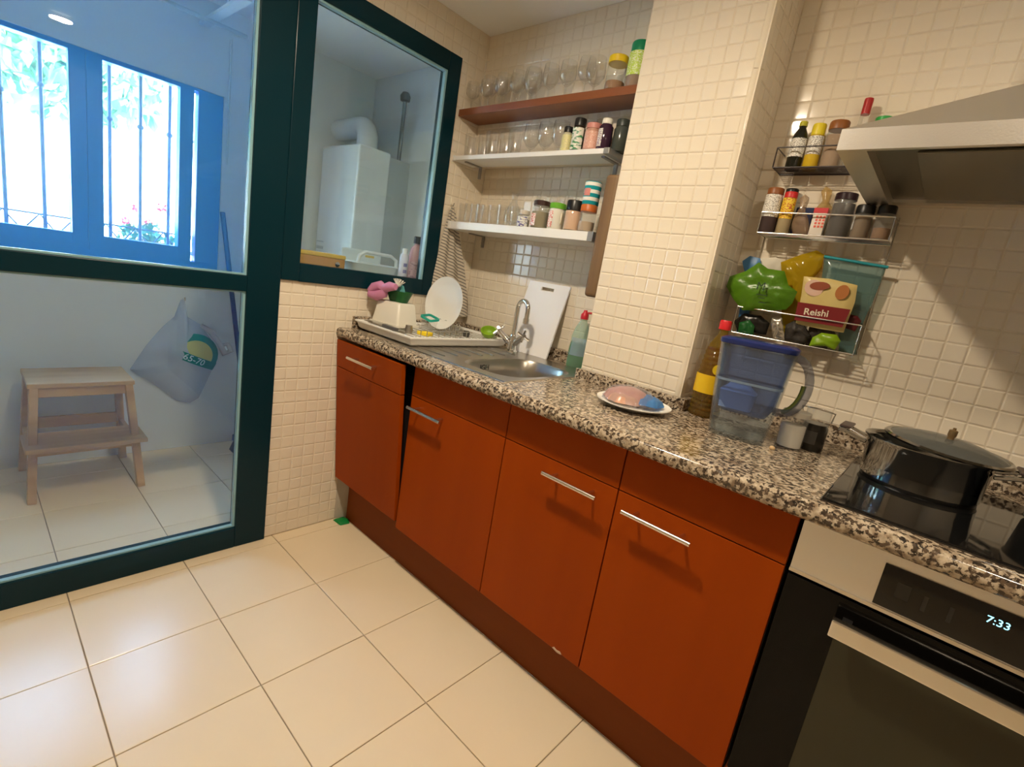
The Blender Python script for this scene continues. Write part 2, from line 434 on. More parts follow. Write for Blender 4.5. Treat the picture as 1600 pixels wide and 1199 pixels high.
# glass door: stiles, rails, two panes
d1 = struct(bpy.data.objects.new('door_1', None)); COL.objects.link(d1); d1.location = (0, -.985, 0)
X0, X1 = -.045, .014
MB().box(X0, X1, -.985, -.8685, .0, 2.116).build('stile', 'green', d1, bev=.003)
MB().box(X0, X1, -1.95, -1.86, .0, 2.116).build('stile', 'green', d1, bev=.003)
MB().box(X0, X1, -1.86, -.985, .0, .088).build('rail', 'green', d1, bev=.003)
MB().box(X0, X1, -1.86, -.985, 1.022, 1.079).build('rail', 'green', d1, bev=.003)
MB().box(X0, X1, -1.86, -.985, 2.03, 2.116).build('rail', 'green', d1, bev=.003)
for z0, z1 in ((.088, 1.022), (1.079, 2.03)):
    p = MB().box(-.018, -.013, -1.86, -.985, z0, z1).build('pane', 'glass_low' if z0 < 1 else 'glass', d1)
    b = MB().box(-.013, .004, -.993, -.9851, z0, z1).box(-.013, .004, -1.86, -.993, z0, z0 + .006).box(-.013, .004, -1.86, -.993, z1 - .006, z1)
    b.build('glazing_bead', 'bead', d1)
# fixed window beside it
w1 = struct(bpy.data.objects.new('window_1', None)); COL.objects.link(w1); w1.location = (0, -.5, 1.079)
MB().box(X0, X1, -.868, -.80, 1.079, 2.116).build('frame', 'green', w1, bev=.003)
MB().box(X0, X1, -.215, -.148, 1.077, 2.118).build('frame', 'green', w1, bev=.003)
MB().box(X0, X1, -.80, -.215, 1.077, 1.147).build('frame', 'green', w1, bev=.003)
MB().box(X0, X1, -.80, -.215, 2.045, 2.118).build('frame', 'green', w1, bev=.003)
MB().box(-.018, -.013, -.80, -.215, 1.147, 2.045).build('pane', 'glass2', w1)
MB().box(-.013, .006, -.224, -.2151, 1.147, 2.045).box(-.013, .006, -.80, -.224, 2.037, 2.045).build('glazing_bead', 'bead', w1)

# laundry room shell
XF = -1.12
wf = struct(MB().box(XF - .12, XF, -2.75, .22, 0, 1.0).box(XF - .12, XF, -2.75, .22, 1.872, HC).box(XF - .12, XF, -.72, .22, 1.0, 1.872).box(XF - .12, XF, -2.75, -1.85, 1.0, 1.872).build('wall_laundry_far', 'lpaint'))
struct(MB().box(XF, -.10, .12, .22, 0, HC).build('wall_laundry_side', 'lpaint'))
w2 = struct(bpy.data.objects.new('window_2', None)); COL.objects.link(w2); w2.location = (XF, -1.3, 1.0)
fx0, fx1 = XF - .07, XF - .01
f = MB().box(fx0, fx1, -1.85, -.7205, 1.0, 1.03).box(fx0, fx1, -1.85, -.7205, 1.862, 1.872).box(fx0, fx1, -.829, -.7205, 1.03, 1.862).box(fx0, fx1, -1.85, -1.80, 1.03, 1.862)
f.build('frame', 'glare_blue', w2, bev=.003)
def sash(y0, y1, g0, g1, dx):
    MB().box(fx0 + dx, fx1 + dx, y0, g0, 1.03, 1.862).box(fx0 + dx, fx1 + dx, g1, y1, 1.03, 1.862).box(fx0 + dx, fx1 + dx, g0, g1, 1.03, 1.10).box(fx0 + dx, fx1 + dx, g0, g1, 1.852, 1.862).build('sash', 'glare_blue', w2, bev=.002)
    MB().box(fx0 + .02 + dx, fx0 + .024 + dx, g0, g1, 1.10, 1.852).build('pane', 'glass2', w2)
sash(-1.80, -1.256, -1.745, -1.311, 0); sash(-1.255, -.848, -1.20, -.905, 0)

# ---------------------------------------------------------------- ceiling lamps (out of frame, where the shadows say)
def lamp(x, y, lab, k):
    t = thing('ceiling_downlight', lab, 'lamp', (x, y, HC))
    part(MB().lathe([(.055, 0), (.085, 0), (.085, -.012), (.055, -.02), (.055, 0)], 28), 'ring', 'white', t, smooth=40)
    part(MB().lathe([(0, -.006), (.054, -.006)], 28), 'lens', mat('lamp_lens', (1, 1, 1), .4, emit=LAMP_COL, es=10 * k), t)
    l = bpy.data.lights.new('downlight', 'AREA'); l.shape = 'DISK'; l.size = .10; l.energy = LAMP_W * 4 * k; l.color = LAMP_COL
    o = bpy.data.objects.new('downlight', l); COL.objects.link(o); o.parent = t; o.location = (0, 0, -.045)
lamp(1.0, -1.15, 'round ceiling downlight above the floor in front of the sink cabinets', 1.25)
lamp(2.25, -1.2, 'round ceiling downlight above the floor in front of the oven', .5)

# ---------------------------------------------------------------- base units
YD, YC, ZC, ZB = -.572, -.6085, .905, .865
DB, DL, DT = .201, .744, .858
S1, S2, S3, S4, S5 = .490, .973, 1.375, 1.7715, 2.377

def bar_handle(parent, xa, xb, y, z, stand=.036, r=.0062):
    mb = MB().tube([(xa, y, z), (xb, y, z)], r, 12)
    for x in (xa + .028, xb - .028): mb.tube([(x, y, z), (x, y + stand + .002, z)], .0042, 10)
    return mb.build('handle', 'handle', parent, smooth=40)

def cabinet(x0, x1, label, hx, chip=False):
    t = thing('base_cabinet', label, 'cabinet', ((x0 + x1) / 2, YD, DB), 'cherry base cabinets under the granite worktop')
    g = .0018
    MB().box(x0 + .0005, x1 - .0005, YD + .019, -.18, .201, .735).build('carcass', 'carcass', t)
    d = MB().box(x0 + g, x1 - g, YD, YD + .018, DB, DL - .0015).build('door', 'cherry', t, bev=.0012)
    bar_handle(d, hx[0], hx[1], YD - .035, .709)
    MB().box(x0 + g, x1 - g, YD, YD + .018, DL + .0015, DT).build('fascia_panel', 'cherry', t, bev=.0012)
    if chip:
        o = [(1.281, .203), (1.287, .2095), (1.297, .206), (1.309, .2085), (1.316, .203), (1.311, .2), (1.30, .198), (1.29, .2)]
        puff(dense(o, 2), lambda u, v, w_: (u, YD - .0006 - w_, v), .0008, 0, 2).build('chipped_edge', mat('raw_chipboard', (.62, .45, .32), .8), d)
    return t
cabinet(S1, S2, 'cherry base cabinet next to the leaning appliance front, handle near that gap', (.518, .703))
cabinet(S2, S3, 'cherry base cabinet with a pale chip on its bottom edge, handle at right', (1.156, 1.334), True)
cabinet(S3, S4, 'cherry base cabinet beside the oven, long handle at its left', (1.412, 1.589))

# built-in appliance whose front leans out at the top
t = thing('built_in_dishwasher', 'built-in appliance with a cherry front leaning open beside the tiled wall', 'appliance', (.25, YD, .2))
MB().box(.012, S1 - .004, YD + .03, -.03, .20, .80).build('body', 'carcass', t)
TILT = .079
def lean(pts):
    out = []
    for x, y, z in pts:
        dz = z - .222; out.append((x, YD + (y - YD) - dz * math.sin(TILT), .222 + dz * math.cos(TILT)))
    return out
def leanbuild(mb, name, m, par, **k): mb.v = lean(mb.v); return mb.build(name, m, par, **k)
leanbuild(MB().box(.015, .478, YD, YD + .018, .222, .742), 'front_panel', 'cherry', t, bev=.0012)
dp = leanbuild(MB().box(.015, .478, YD, YD + .018, .745, .858), 'drawer_panel', 'cherry', t, bev=.0012)
hb = MB().tube([(.160, YD - .035, .812), (.343, YD - .035, .812)], .0062, 12)
for x in (.188, .315): hb.tube([(x, YD - .035, .812), (x, YD + .002, .812)], .0042, 10)
leanbuild(hb, 'handle', 'handle', dp, smooth=40)
MB().box(.47, .4865, YD + .02, YD + .04, .55, .58).build('catch', 'chrome', t)

# plinth
p = tag(MB().box(.03, 2.89, -.505, -.489, .0, .198).build('plinth_board', 'cherry_dark', bev=.001), 'long dark cherry plinth board along the floor under the cabinets', 'plinth')
tag(MB().hexa([(.001, -.553, .004), (.02, -.5, .002), (.02, -.49, .002), (.001, -.49, .004)], [(.001, -.553, .215), (.029, -.5, .20), (.029, -.49, .20), (.001, -.49, .215)]).build('filler_strip', mat('grey_filler', (.42, .38, .32), .6)), 'pale grey filler strip between plinth end and tiled wall', 'filler')
wd = puff(dense([(-.030, -.028), (.030, -.024), (.034, .02), (.0, .034), (-.03, .022)], 3), lambda u, v, w_: (u, v, w_ + .002), .012, .002, 4, .002, 60)
single(wd, 'floor_wedge', mat('green_rubber', (.0, .21, .04), .5), 'small bright green wedge on the floor at the plinth corner', 'wedge', (.046, -.535, .0), smooth=50)

# oven
t = thing('oven', 'built-in oven with steel control panel and black glass door', 'oven', (2.075, YD, .2))
OXL, OXR = 1.7785, 2.374
MB().box(OXL + .002, OXR - .002, YD + .03, .0, .20, .8655).build('body', 'carcass', t)
cp_ = MB().box(OXL, OXR, YD - .002, YD + .03, .742, .863).build('control_panel', 'steel', t, bev=.0015)
MB().box(1.918, 2.238, YD - .0045, YD - .002, .7525, .8345).build('display', 'blackglass', cp_)
tm = text_mesh('7:33', .0175, 'clock_digits')
q = at(1560, 975, 'y', YD - .006)
o = link('clock_digits', tm, mat('clock_glow', (.2, .6, .9), .5, emit=(.35, .85, 1.0), es=2.2), cp_); o.location = Vector((q.x, YD - .0048, q.z)) - origin(cp_); o.rotation_euler = (PI / 2, 0, 0)
for kx, kz, kw in ((1.953, .795, .020), (2.02, .79, .006), (1.985, .79, .006)):
    MB().box(kx - kw / 2, kx + kw / 2, YD - .0050, YD - .0045, kz - .014, kz + .014).build('key_field', mat('faint_key', (.035, .035, .035), .3), cp_)
MB().box(OXL, OXR, YD - .006, YD - .002, .7425, .7495).build('trim_strip', 'handle', cp_)
od = MB().box(OXL, OXR, YD - .004, YD + .03, .240, .736).build('door', 'ovenglass', t, bev=.002)
MB().box(1.882, 2.27, YD - .0052, YD - .004, .285, .672).build('window_pane', 'ovenwin', od, bev=.0005)
h = MB().box(1.872, 2.281, YD - .050, YD - .030, .672, .706)
h.build('handle', 'handle', od, bev=.003)
for x in (1.886, 2.25): MB().box(x, x + .016, YD - .032, YD - .004, .68, .70).build('handle_mount', 'black', od)
MB().box(OXL, OXR, YD, YD + .018, DB, .2375).build('lower_panel', 'cherry', t, bev=.001)

# worktop with upstands
t = thing('worktop', 'speckled brown granite worktop with upstand along the walls', 'worktop', (1.4, -.3, ZB))
HX0, HX1, HY0, HY1 = .598, .902, -.512, -.092
mb = MB()
for (a, b, c, d) in ((.002, HX0, YC, YB - .002), (HX1, CX0 - .002, YC, YB - .002), (HX0, HX1, YC, HY0), (HX0, HX1, HY1, YB - .002), (CX0 - .002, CX1 + .002, YC, CYF - .006), (CX1 + .002, 2.895, YC, YR - .002)):
    mb.box(a, b, c, d, ZB, ZC)
mb.build('slab', 'granite', t, weld=False)
# rounded front nosing
ns = []
for x in (.002, 2.895):
    ns.append([(x, YC, ZB)] + [(x, YC - .004 - .010 * math.sin(PI * k / 8), ZB + .003 + (ZC - ZB - .006) * (1 - math.cos(PI * k / 8)) / 2) for k in range(9)] + [(x, YC, ZC)])
MB().loft(ns, cap0=True, cap1=True).build('front_edge', 'granite', t, smooth=50)
UZ = .953
MB().box(.0045, .022, -.555, YB - .002, ZC - .001, UZ + .004).build('upstand', 'granite', t, bev=.0015)
MB().box(.022, CX0 - .024, YB - .024, YB - .004, ZC - .001, UZ).build('upstand', 'granite', t, bev=.0015)
MB().box(CX0 - .024, CX0 - .005, .0, YB - .004, ZC - .001, UZ - .01).build('upstand', 'granite', t, bev=.0015)
MB().box(CX0 - .005, CX1 + .026, CYF - .026, CYF - .006, ZC - .001, UZ - .01).build('upstand', 'granite', t, bev=.0015)
MB().box(CX1 + .0045, CX1 + .026, CYF - .006, YR - .004, ZC - .001, UZ - .01).build('upstand', 'granite', t, bev=.0015)
MB().box(CX1 + .026, 2.895, YR - .024, YR - .004, ZC - .001, UZ + .006).build('upstand', 'granite', t, bev=.0015)

# sink
t = thing('sink', 'stainless steel inset sink with ribbed drainer', 'sink', (.62, -.28, ZC))
bx, by = .750, -.302; n = 48
def sup(a, b, z, e=3.6):
    L = []
    for k in range(n):
        th = 2 * PI * k / n; c, s = math.cos(th), math.sin(th)
        L.append((bx + a * math.copysign(abs(c) ** (2 / e), c), by + b * math.copysign(abs(s) ** (2 / e), s), z))
    return L
def rectloop(x0, x1, y0, y1, z):
    L = []
    for k in range(n):
        p = sup(.15, .19, z)[k]; dx, dy = p[0] - bx, p[1] - by
        tt = min([((x1 if dx > 0 else x0) - bx) / dx if abs(dx) > 1e-6 else 9e9, ((y1 if dy > 0 else y0) - by) / dy if abs(dy) > 1e-6 else 9e9]); L.append((bx + dx * tt, by + dy * tt, z))
    for cx_, cy_ in ((x0, y0), (x0, y1), (x1, y0), (x1, y1)):
        i = min(range(n), key=lambda k: (L[k][0] - cx_) ** 2 + (L[k][1] - cy_) ** 2); L[i] = (cx_, cy_, z)
    return L
RX0, RX1, RY0, RY1 = .14, .9165, -.556, -.002
rims = [rectloop(RX0, RX1, RY0, RY1, ZC - .0005), rectloop(RX0 + .002, RX1 - .002, RY0 + .002, RY1 - .002, ZC + .0035), rectloop(RX0 + .012, RX1 - .012, RY0 + .012, RY1 - .012, ZC + .0025), sup(.140, .198, ZC + .002)]
bowl = [sup(.140, .198, ZC + .002), sup(.134, .192, ZC - .006), sup(.130, .187, ZC - .05), sup(.123, .18, ZC - .12), sup(.111, .168, ZC - .15, 3), sup(.084, .14, ZC - .160, 2.6), sup(.03, .03, ZC - .163, 2)]
MB().loft(rims).build('rim', 'sinksteel', t, smooth=30)
MB().loft(bowl, cap1=True).build('bowl', 'sinksteel', t, smooth=60)
MB().lathe([(0, .004), (.03, .004), (.034, 0)], 20, (bx, by, ZC - .163)).build('drain', 'chrome', t, smooth=40)
for k in range(7): MB().tube([(.20, -.50 + k * .065, ZC + .0022), (.56, -.50 + k * .065, ZC + .0022)], .0035, 8).build('drainer_rib', 'sinksteel', t, smooth=60)
o = link('overflow_mark', text_mesh('IGH', .030, 'overflow_mark'), 'black', t)
o.location = Vector((.6205, -.345, ZC - .030)) - origin(t); o.rotation_euler = (PI / 2, 0, PI / 2)

# tap
FX, FY = .505, -.075
t = thing('tap', 'chrome gooseneck mixer tap with two cross handles behind the sink', 'tap', (FX, FY, ZC + .003))
part(MB().lathe([(0, 0), (.026, 0), (.026, .008), (.019, .014), (.017, .05), (.019, .065), (.013, .08), (0, .08)], 24), 'base', 'chrome', t, smooth=40)
pth = [(0, 0, .07), (0, 0, .17)]
Dr = Vector((1, -.2, 0)).normalized(); R_ = .034
for k in range(0, 13): a = PI * k / 12; c = Dr * (R_ * (1 - math.cos(a))); pth.append((c.x, c.y, .195 + R_ * math.sin(a)))
e_ = Dr * 2 * R_; pth.append((e_.x, e_.y, .15))
part(MB().tube(pth, .0105, 14), 'spout', 'chrome', t, smooth=60)
part(MB().lathe([(.009, 0), (.0135, 0), (.0135, .022), (.009, .022)], 18, (e_.x, e_.y, .138)), 'aerator', 'chrome', t, smooth=40)
for sx in (-1, 1):
    ax = Vector((sx * .82, -.25, .62)).normalized()
    st = MB().tube([(0, 0, .03), tuple(ax * .032 + Vector((0, 0, .03)))], .011, 12).tube([tuple(ax * .03 + Vector((0, 0, .03))), tuple(ax * .092 + Vector((0, 0, .03)))], [.015, .011], 12)
    vv = part(st, 'valve', 'chrome', t, smooth=50)
    c = ax * .094 + Vector((0, 0, .03)); s1 = ax.orthogonal().normalized(); s2 = ax.cross(s1)
    part(MB().tube([tuple(c - s1 * .030), tuple(c + s1 * .030)], .0065, 10).tube([tuple(c - s2 * .030), tuple(c + s2 * .030)], .0065, 10).tube([tuple(c - ax * .01), tuple(c + ax * .008)], .009, 12), 'cross_handle', 'chrome', vv, smooth=50)

# ---------------------------------------------------------------- shelves
def shelf(name, label, x1, y0, y1, z0, z1, m, cat='shelf'):
    return thing(name, label, cat, (x1 / 2, (y0 + y1) / 2, z0))
SH1, SH2, SH3 = 1.9185, 1.7215, 1.4335
t = shelf('wooden_shelf', 'dark cherry wood shelf board, topmost of the three shelves', .915, -.126, 0, 1.89, SH1, None)
MB().box(.0045, .9215, -.126, YU - .005, 1.890, SH1).build('board', 'cherry_shelf', t, bev=.0015)
for z0, z1, lab, yb, xl in ((1.703, SH2, 'white shelf board with grey end caps directly under the wooden shelf', YU - .0045, .0045), (1.400, SH3, 'lowest white shelf board with grey end caps above the sink', YB - .005, .030)):
    t = shelf('white_shelf', lab, .845, -.125, yb, z0, z1, None)
    MB().box(xl + .0155, .822, -.1235, yb, z0, z1).build('board', 'wshelf', t, bev=.0015)
    for a, b in ((xl, xl + .015), (.8225, .846)): MB().box(a, b, -.126, yb, z0 - .001, z1 + .001).build('end_cap', 'greyend' if a > .5 else 'white', t, bev=.001)
    for x in (.06, .80): MB().box(x, x + .014, yb - .10, yb, z0 - .006, z0 - .0005).box(x, x + .014, yb - .008, yb, z0 - .055, z0 - .006).build('bracket', 'greyend', t)

# drinking glasses: build one of each kind, copy the rest
def wine(r, h, stem):
    s = h * stem
    p = [(0, 0), (r * .85, 0), (r * .85, .0015), (.006, .006), (.0035, .012), (.0035, s), (r * .55, s + .012), (r * .95, s + (h - s) * .35), (r, s + (h - s) * .55), (r * .86, h), (r * .83, h), (r * .96, s + (h - s) * .55), (r * .9, s + (h - s) * .35), (r * .5, s + .016), (0, s + .008)]
    return MB().lathe(p, 20)
def tumbler(r0, r1, h): return MB().lathe([(0, 0), (r0, 0), (r0 + (r1 - r0) * .5, h * .5), (r1, h), (r1 - .0022, h), (r0 + (r1 - r0) * .5 - .0022, h * .5), (r0 - .003, .008), (0, .008)], 20)
def flask(r, h): return MB().lathe([(0, 0), (r * .8, 0), (r, h * .2), (r, h * .45), (r * .35, h * .72), (r * .33, h * .9), (r * .5, h), (r * .46, h), (r * .28, h * .9), (r * .3, h * .72), (r * .94, h * .45), (r * .94, h * .2), (0, .008)], 20)
G1 = wine(.034, .155, .42).mesh('wine_glass', smooth=50); G2 = wine(.030, .115, .35).mesh('sherry_glass', smooth=50); G3 = tumbler(.026, .031, .095).mesh('tumbler', smooth=50)
G4 = tumbler(.016, .018, .085).mesh('shot_glass', smooth=50); G5 = flask(.036, .14).mesh('carafe', smooth=50); G6 = wine(.036, .125, .22).mesh('goblet', smooth=50)
for g in (G1, G2, G3, G4, G5, G6): g.materials.append(M['drink'])
ORD = ('first', 'second', 'third', 'fourth', 'fifth', 'sixth', 'seventh')
def glasses(me, spots, z, what, group):
    for k, (x, y) in enumerate(spots):
        lab = what if len(spots) == 1 else '%s, %s from the window wall' % (what, ORD[k])
        tag(link(me.name, me, None, None, (x, y, z), (0, 0, random.uniform(0, 6))), lab, 'glass', group if len(spots) > 1 else None)
glasses(G1, [(.09 + k * .088, -.038) for k in range(7)], SH1, 'clear wine glass in the rear row on the wooden shelf', 'wine glasses at the rear of the wooden shelf')
glasses(G2, [(x, -.094) for x in (.046, .134, .222, .310)], SH1, 'small stemmed glass in the front row on the wooden shelf', 'small stemmed glasses on the wooden shelf')
glasses(G6, [(.398, -.092), (.70, -.088)], SH1, 'wide clear goblet at the front of the wooden shelf', 'goblets on the wooden shelf')
glasses(G3, [(.075 + k * .068, -.088 + .02 * (k % 2)) for k in range(5)], SH2, 'straight clear tumbler on the upper white shelf', 'tumblers on the upper white shelf')
glasses(G6, [(x, -.060) for x in (.412, .488, .562)], SH2, 'footed clear goblet on the upper white shelf', 'goblets on the upper white shelf')
glasses(G4, [(.085 + k * .038, -.092) for k in range(4)], SH3, 'narrow clear shot glass on the lowest shelf', 'shot glasses on the lowest shelf')
glasses(G3, [(.135 + k * .070, -.02 + .012 * (k % 2)) for k in range(4)], SH3, 'clear tumbler behind the shot glasses on the lowest shelf', 'tumblers on the lowest shelf')
glasses(G5, [(.385, -.075)], SH3, 'round-bellied clear carafe on the lowest white shelf', None)
glasses(G1, [(.44 + k * .078, .045) for k in range(3)], SH3, 'clear wine glass behind the jars on the lowest shelf', 'wine glasses behind the lowest shelf jars')

# ---------------------------------------------------------------- jars and bottles
C_ = {}
def cm(col, rough=.4, **k):
    key = (col, rough, tuple(sorted(k.items())))
    if key not in C_: C_[key] = mat('colour_%02d' % len(C_), col, rough, **k)
    return C_[key]
def jar(name, label, cat, loc, r, h, body, lid, liddims=None, lab=None, fill=None, neck=None, group=None, rot=None, shape=None, lidname='lid'):
    """jar or bottle: body, lid, contents and a printed label as parts"""
    t = thing(name, label, cat, loc, group, rot)
    lr, lh = liddims or (r * .92, h * .2); hb_ = h - lh
    nk = neck if neck is not None else .08
    prof = shape(r, hb_) if shape else [(0, 0), (r * .93, 0), (r, r * .1), (r, hb_ * (1 - nk) - .004), (lr * .93, hb_ - .002), (lr * .93, hb_), (0, hb_)]
    part(MB().lathe(prof, 22), 'body', body, t, smooth=45)
    if fill is not None:
        fh, fc = fill; part(MB().lathe([(0, .004), (r * .9, .004), (r * .93, fh * hb_ * .5), (r * .93, fh * hb_), (0, fh * hb_)], 20), 'contents', fc, t, smooth=45)
    part(MB().lathe([(0, hb_ - .001), (lr, hb_ - .001), (lr, h - lh * .12), (lr * .93, h), (0, h)], 22), lidname, lid, t, smooth=40)
    if lab is not None:
        z0, z1, lm, a0, a1 = lab
        part(MB().lathe([(r + .0006, z0 * hb_), (r + .0006, z1 * hb_)], 16, a0=a0, a1=a1), 'label', lm, t, smooth=60)
    return t
def bottle_shape(nr=.35, sh=.62):
    return lambda r, h: [(0, 0), (r * .94, 0), (r, r * .12), (r, h * sh), (r * .86, h * (sh + .1)), (r * nr, h * (sh + .24)), (r * nr, h), (0, h)]
A0, A1 = -PI * .92, -PI * .05       # label wraps the side that faces the kitchen
clr = M['clear']
P_white = tinyprint('print_white', (.80, .78, .72), (.22, .2, .18)); P_green = tinyprint('print_lime', (.45, .62, .06), (.75, .8, .6), 384); P_red = tinyprint('print_red', (.80, .74, .66), (.62, .05, .04), 360)
P_yel = tinyprint('print_yellow', (.78, .55, .03), (.5, .1, .02), 360); P_pink = tinyprint('print_pink', (.62, .30, .22), (.72, .5, .42), 528); P_blue = tinyprint('print_blue', (.74, .74, .70), (.06, .05, .25), 216)
P_purp = tinyprint('print_purple', (.72, .70, .62), (.20, .08, .22), 480)
# top shelf, right end
jar('jar', 'clear jar with a yellow lid and brown contents on the wooden shelf', 'jar', (.792, -.0895, SH1), .035, .112, clr, cm((.75, .52, .01)), (.035, .022), fill=(.32, cm((.30, .13, .03), .7)))
jar('jar', 'jar with a green lid and lime label at the end of the wooden shelf', 'jar', (.872, -.085, SH1), .036, .145, clr, cm((.0, .22, .10)), (.034, .032), lab=(.32, .98, P_green, A0, A1), fill=(.34, cm((.28, .17, .10), .8)))
jar('spray_bottle', 'white capped bottle behind the yellow-lidded jar', 'bottle', (.812, -.029, SH1), .024, .178, cm((.78, .76, .70)), cm((.82, .82, .80)), (.017, .06))
# second shelf
zz = SH2
jar('supplement_bottle', 'small bottle with black cap and yellow label on the upper white shelf', 'bottle', (.622, -.088, zz), .021, .092, cm((.50, .46, .30)), 'black', (.018, .02), lab=(.05, .85, tinyprint('print_pale_yellow', (.72, .66, .28), (.5, .45, .3)), A0, A1))
jar('supplement_bottle', 'dark bottle with black ribbed cap and white and green label', 'bottle', (.672, -.088, zz), .024, .118, cm((.03, .02, .015), .15), 'black', (.022, .026), lab=(.06, .9, tinyprint('print_white_green', (.74, .74, .66), (.05, .25, .10), 110), A0, A1))
jar('jar', 'pinkish jar with a rose lid between two dark supplement bottles', 'jar', (.733, -.080, zz), .030, .098, cm((.50, .26, .19), .3), cm((.55, .22, .18)), (.029, .018), lab=(.1, .85, P_pink, A0, A1))
jar('supplement_bottle', 'dark purple bottle with a white cap on the upper white shelf', 'bottle', (.792, -.088, zz), .026, .108, cm((.035, .012, .03), .12), cm((.80, .77, .68)), (.019, .017), lab=(.12, .78, P_purp, A0 - .2, A0 + 1.5))
jar('jar', 'smoky grey jar with a dark lid at the shelf end cap', 'jar', (.842, -.06, zz + .0012), .029, .108, cm((.06, .07, .06), .2), cm((.04, .05, .045)), (.025, .022))
# third shelf
zz = SH3
jar('spice_jar', 'small square-shouldered jar with white and blue label', 'jar', (.465, -.088, zz), .026, .068, clr, cm((.55, .5, .42)), (.022, .016), lab=(.05, .8, P_blue, A0, A1), fill=(.6, cm((.35, .3, .22), .8)))
jar('jar', 'jar with dark lid and red and white label on the lowest shelf', 'jar', (.548, -.084, zz), .036, .108, clr, cm((.05, .025, .022), .3), (.034, .018), lab=(.1, .62, P_red, A0 + .5, A0 + 1.5), fill=(.72, cm((.24, .20, .10), .8)))
mg = jar('mug', 'white mug with red print and a green lid', 'mug', (.634, -.086, zz), .032, .100, cm((.70, .68, .60), .3), cm((.12, .38, .02)), (.033, .020), lab=(.1, .85, P_red, A0, A0 + 1.5))
part(MB().tube([(.030, -.008, .025), (.040, -.020, .028), (.042, -.024, .045), (.039, -.020, .060), (.030, -.008, .062)], .004, 8), 'handle', cm((.72, .66, .50)), mg, smooth=60)
jar('jar', 'jar with a lime green lid behind the black-lidded salt jar', 'jar', (.668, -.020, zz), .030, .095, clr, cm((.14, .42, .02)), (.030, .020), fill=(.7, cm((.32, .26, .14), .8)))
jar('jar', 'jar of pink salt with a black lid on the lowest shelf', 'jar', (.7165, -.088, zz), .034, .112, clr, 'black', (.032, .036), fill=(.95, cm((.68, .42, .26), .8)))
jar('jar', 'clear jar with an orange-brown lid at the lowest shelf end', 'jar', (.782, -.088, zz), .031, .098, clr, cm((.48, .12, .02)), (.031, .024), fill=(.5, cm((.45, .32, .2), .8)))
t = thing('tin', 'teal and white banded tin standing on the orange-brown jar lid', 'tin', (.781, -.086, zz + .0978))
part(MB().lathe([(0, 0), (.030, 0), (.031, .002), (.031, .080), (.030, .082), (0, .082)], 24), 'body', stripes('tin_bands', (.78, .78, .72), (.0, .28, .33), 38, .52), t, smooth=40)
part(MB().lathe([(.0316, .030), (.0316, .056)], 8, a0=-2.1, a1=-1.2), 'label', cm((.62, .22, .18)), t)

# ---------------------------------------------------------------- things around the sink
# dish drainer tray
t = thing('dish_drainer', 'white dish drainer tray with wire rack on the worktop corner', 'dish rack', (.21, -.29, ZC))
TZ = .0045
tx0, tx1, ty0, ty1 = .028, .412, -.548, -.010
o_ = [(tx0, ty0), (tx1, ty0), (tx1, ty1), (tx0, ty1)]
def ring(i, z): return [(tx0 + i, ty0 + i, z), (tx1 - i, ty0 + i, z), (tx1 - i, ty1 - i, z), (tx0 + i, ty1 - i, z)]
MB().loft([ring(.02, ZC + TZ), ring(.008, ZC + .012), ring(0, ZC + .034), ring(-.006, ZC + .034), ring(-.006, ZC + .042), ring(.008, ZC + .042), ring(.02, ZC + .016)], cap0=True, cap1=True).build('tray', 'white', t, bev=.002)
wr_ = MB()
for k in range(13): y = ty0 + .04 + k * .038; wr_.tube([(tx0 + .02, y, ZC + .040), (tx0 + .03, y, ZC + .036), (tx1 - .03, y, ZC + .036), (tx1 - .02, y, ZC + .040)], .0016, 6)
for x in (tx0 + .03, (tx0 + tx1) / 2, tx1 - .03): wr_.tube([(x, ty0 + .03, ZC + .034), (x, ty1 - .03, ZC + .034)], .002, 6)
wr_.build('wire_grid', 'wire', t, smooth=60)
for k in range(6):
    x = .075 + .042 * k; pts = [(x, -.215, ZC + .036)] + [(x + .013 - .013 * math.cos(PI * i / 8), -.215, ZC + .072 + .013 * math.sin(PI * i / 8)) for i in range(9)] + [(x + .026, -.215, ZC + .036)]
    MB().tube(pts, .0018, 6).build('plate_loop', 'wire', t, smooth=60)
cx_ = MB()
for k in range(9): cx_.tube([(.395, -.49 + k * .03, ZC + .036), (.395, -.49 + k * .03, ZC + .066)], .0016, 6)
cx_.tube([(.395, -.50, ZC + .066), (.395, -.24, ZC + .066)], .002, 6); cx_.build('side_rail', 'wire', t, smooth=60)
# plate standing in it
def plate_prof(r, d=.018): return [(0, 0), (r * .55, 0), (r * .58, .003), (r * .8, d * .45), (r, d), (r, d + .0025), (r * .78, d * .45 + .003), (r * .55, .004), (0, .004)]
single(MB().lathe(plate_prof(.119, .02), 40), 'dinner_plate', 'whiteg', 'white dinner plate standing upright in the dish drainer', 'plate', (.185, -.200, 1.062), rot=(PI / 2 - .12, 0, .04), smooth=40)
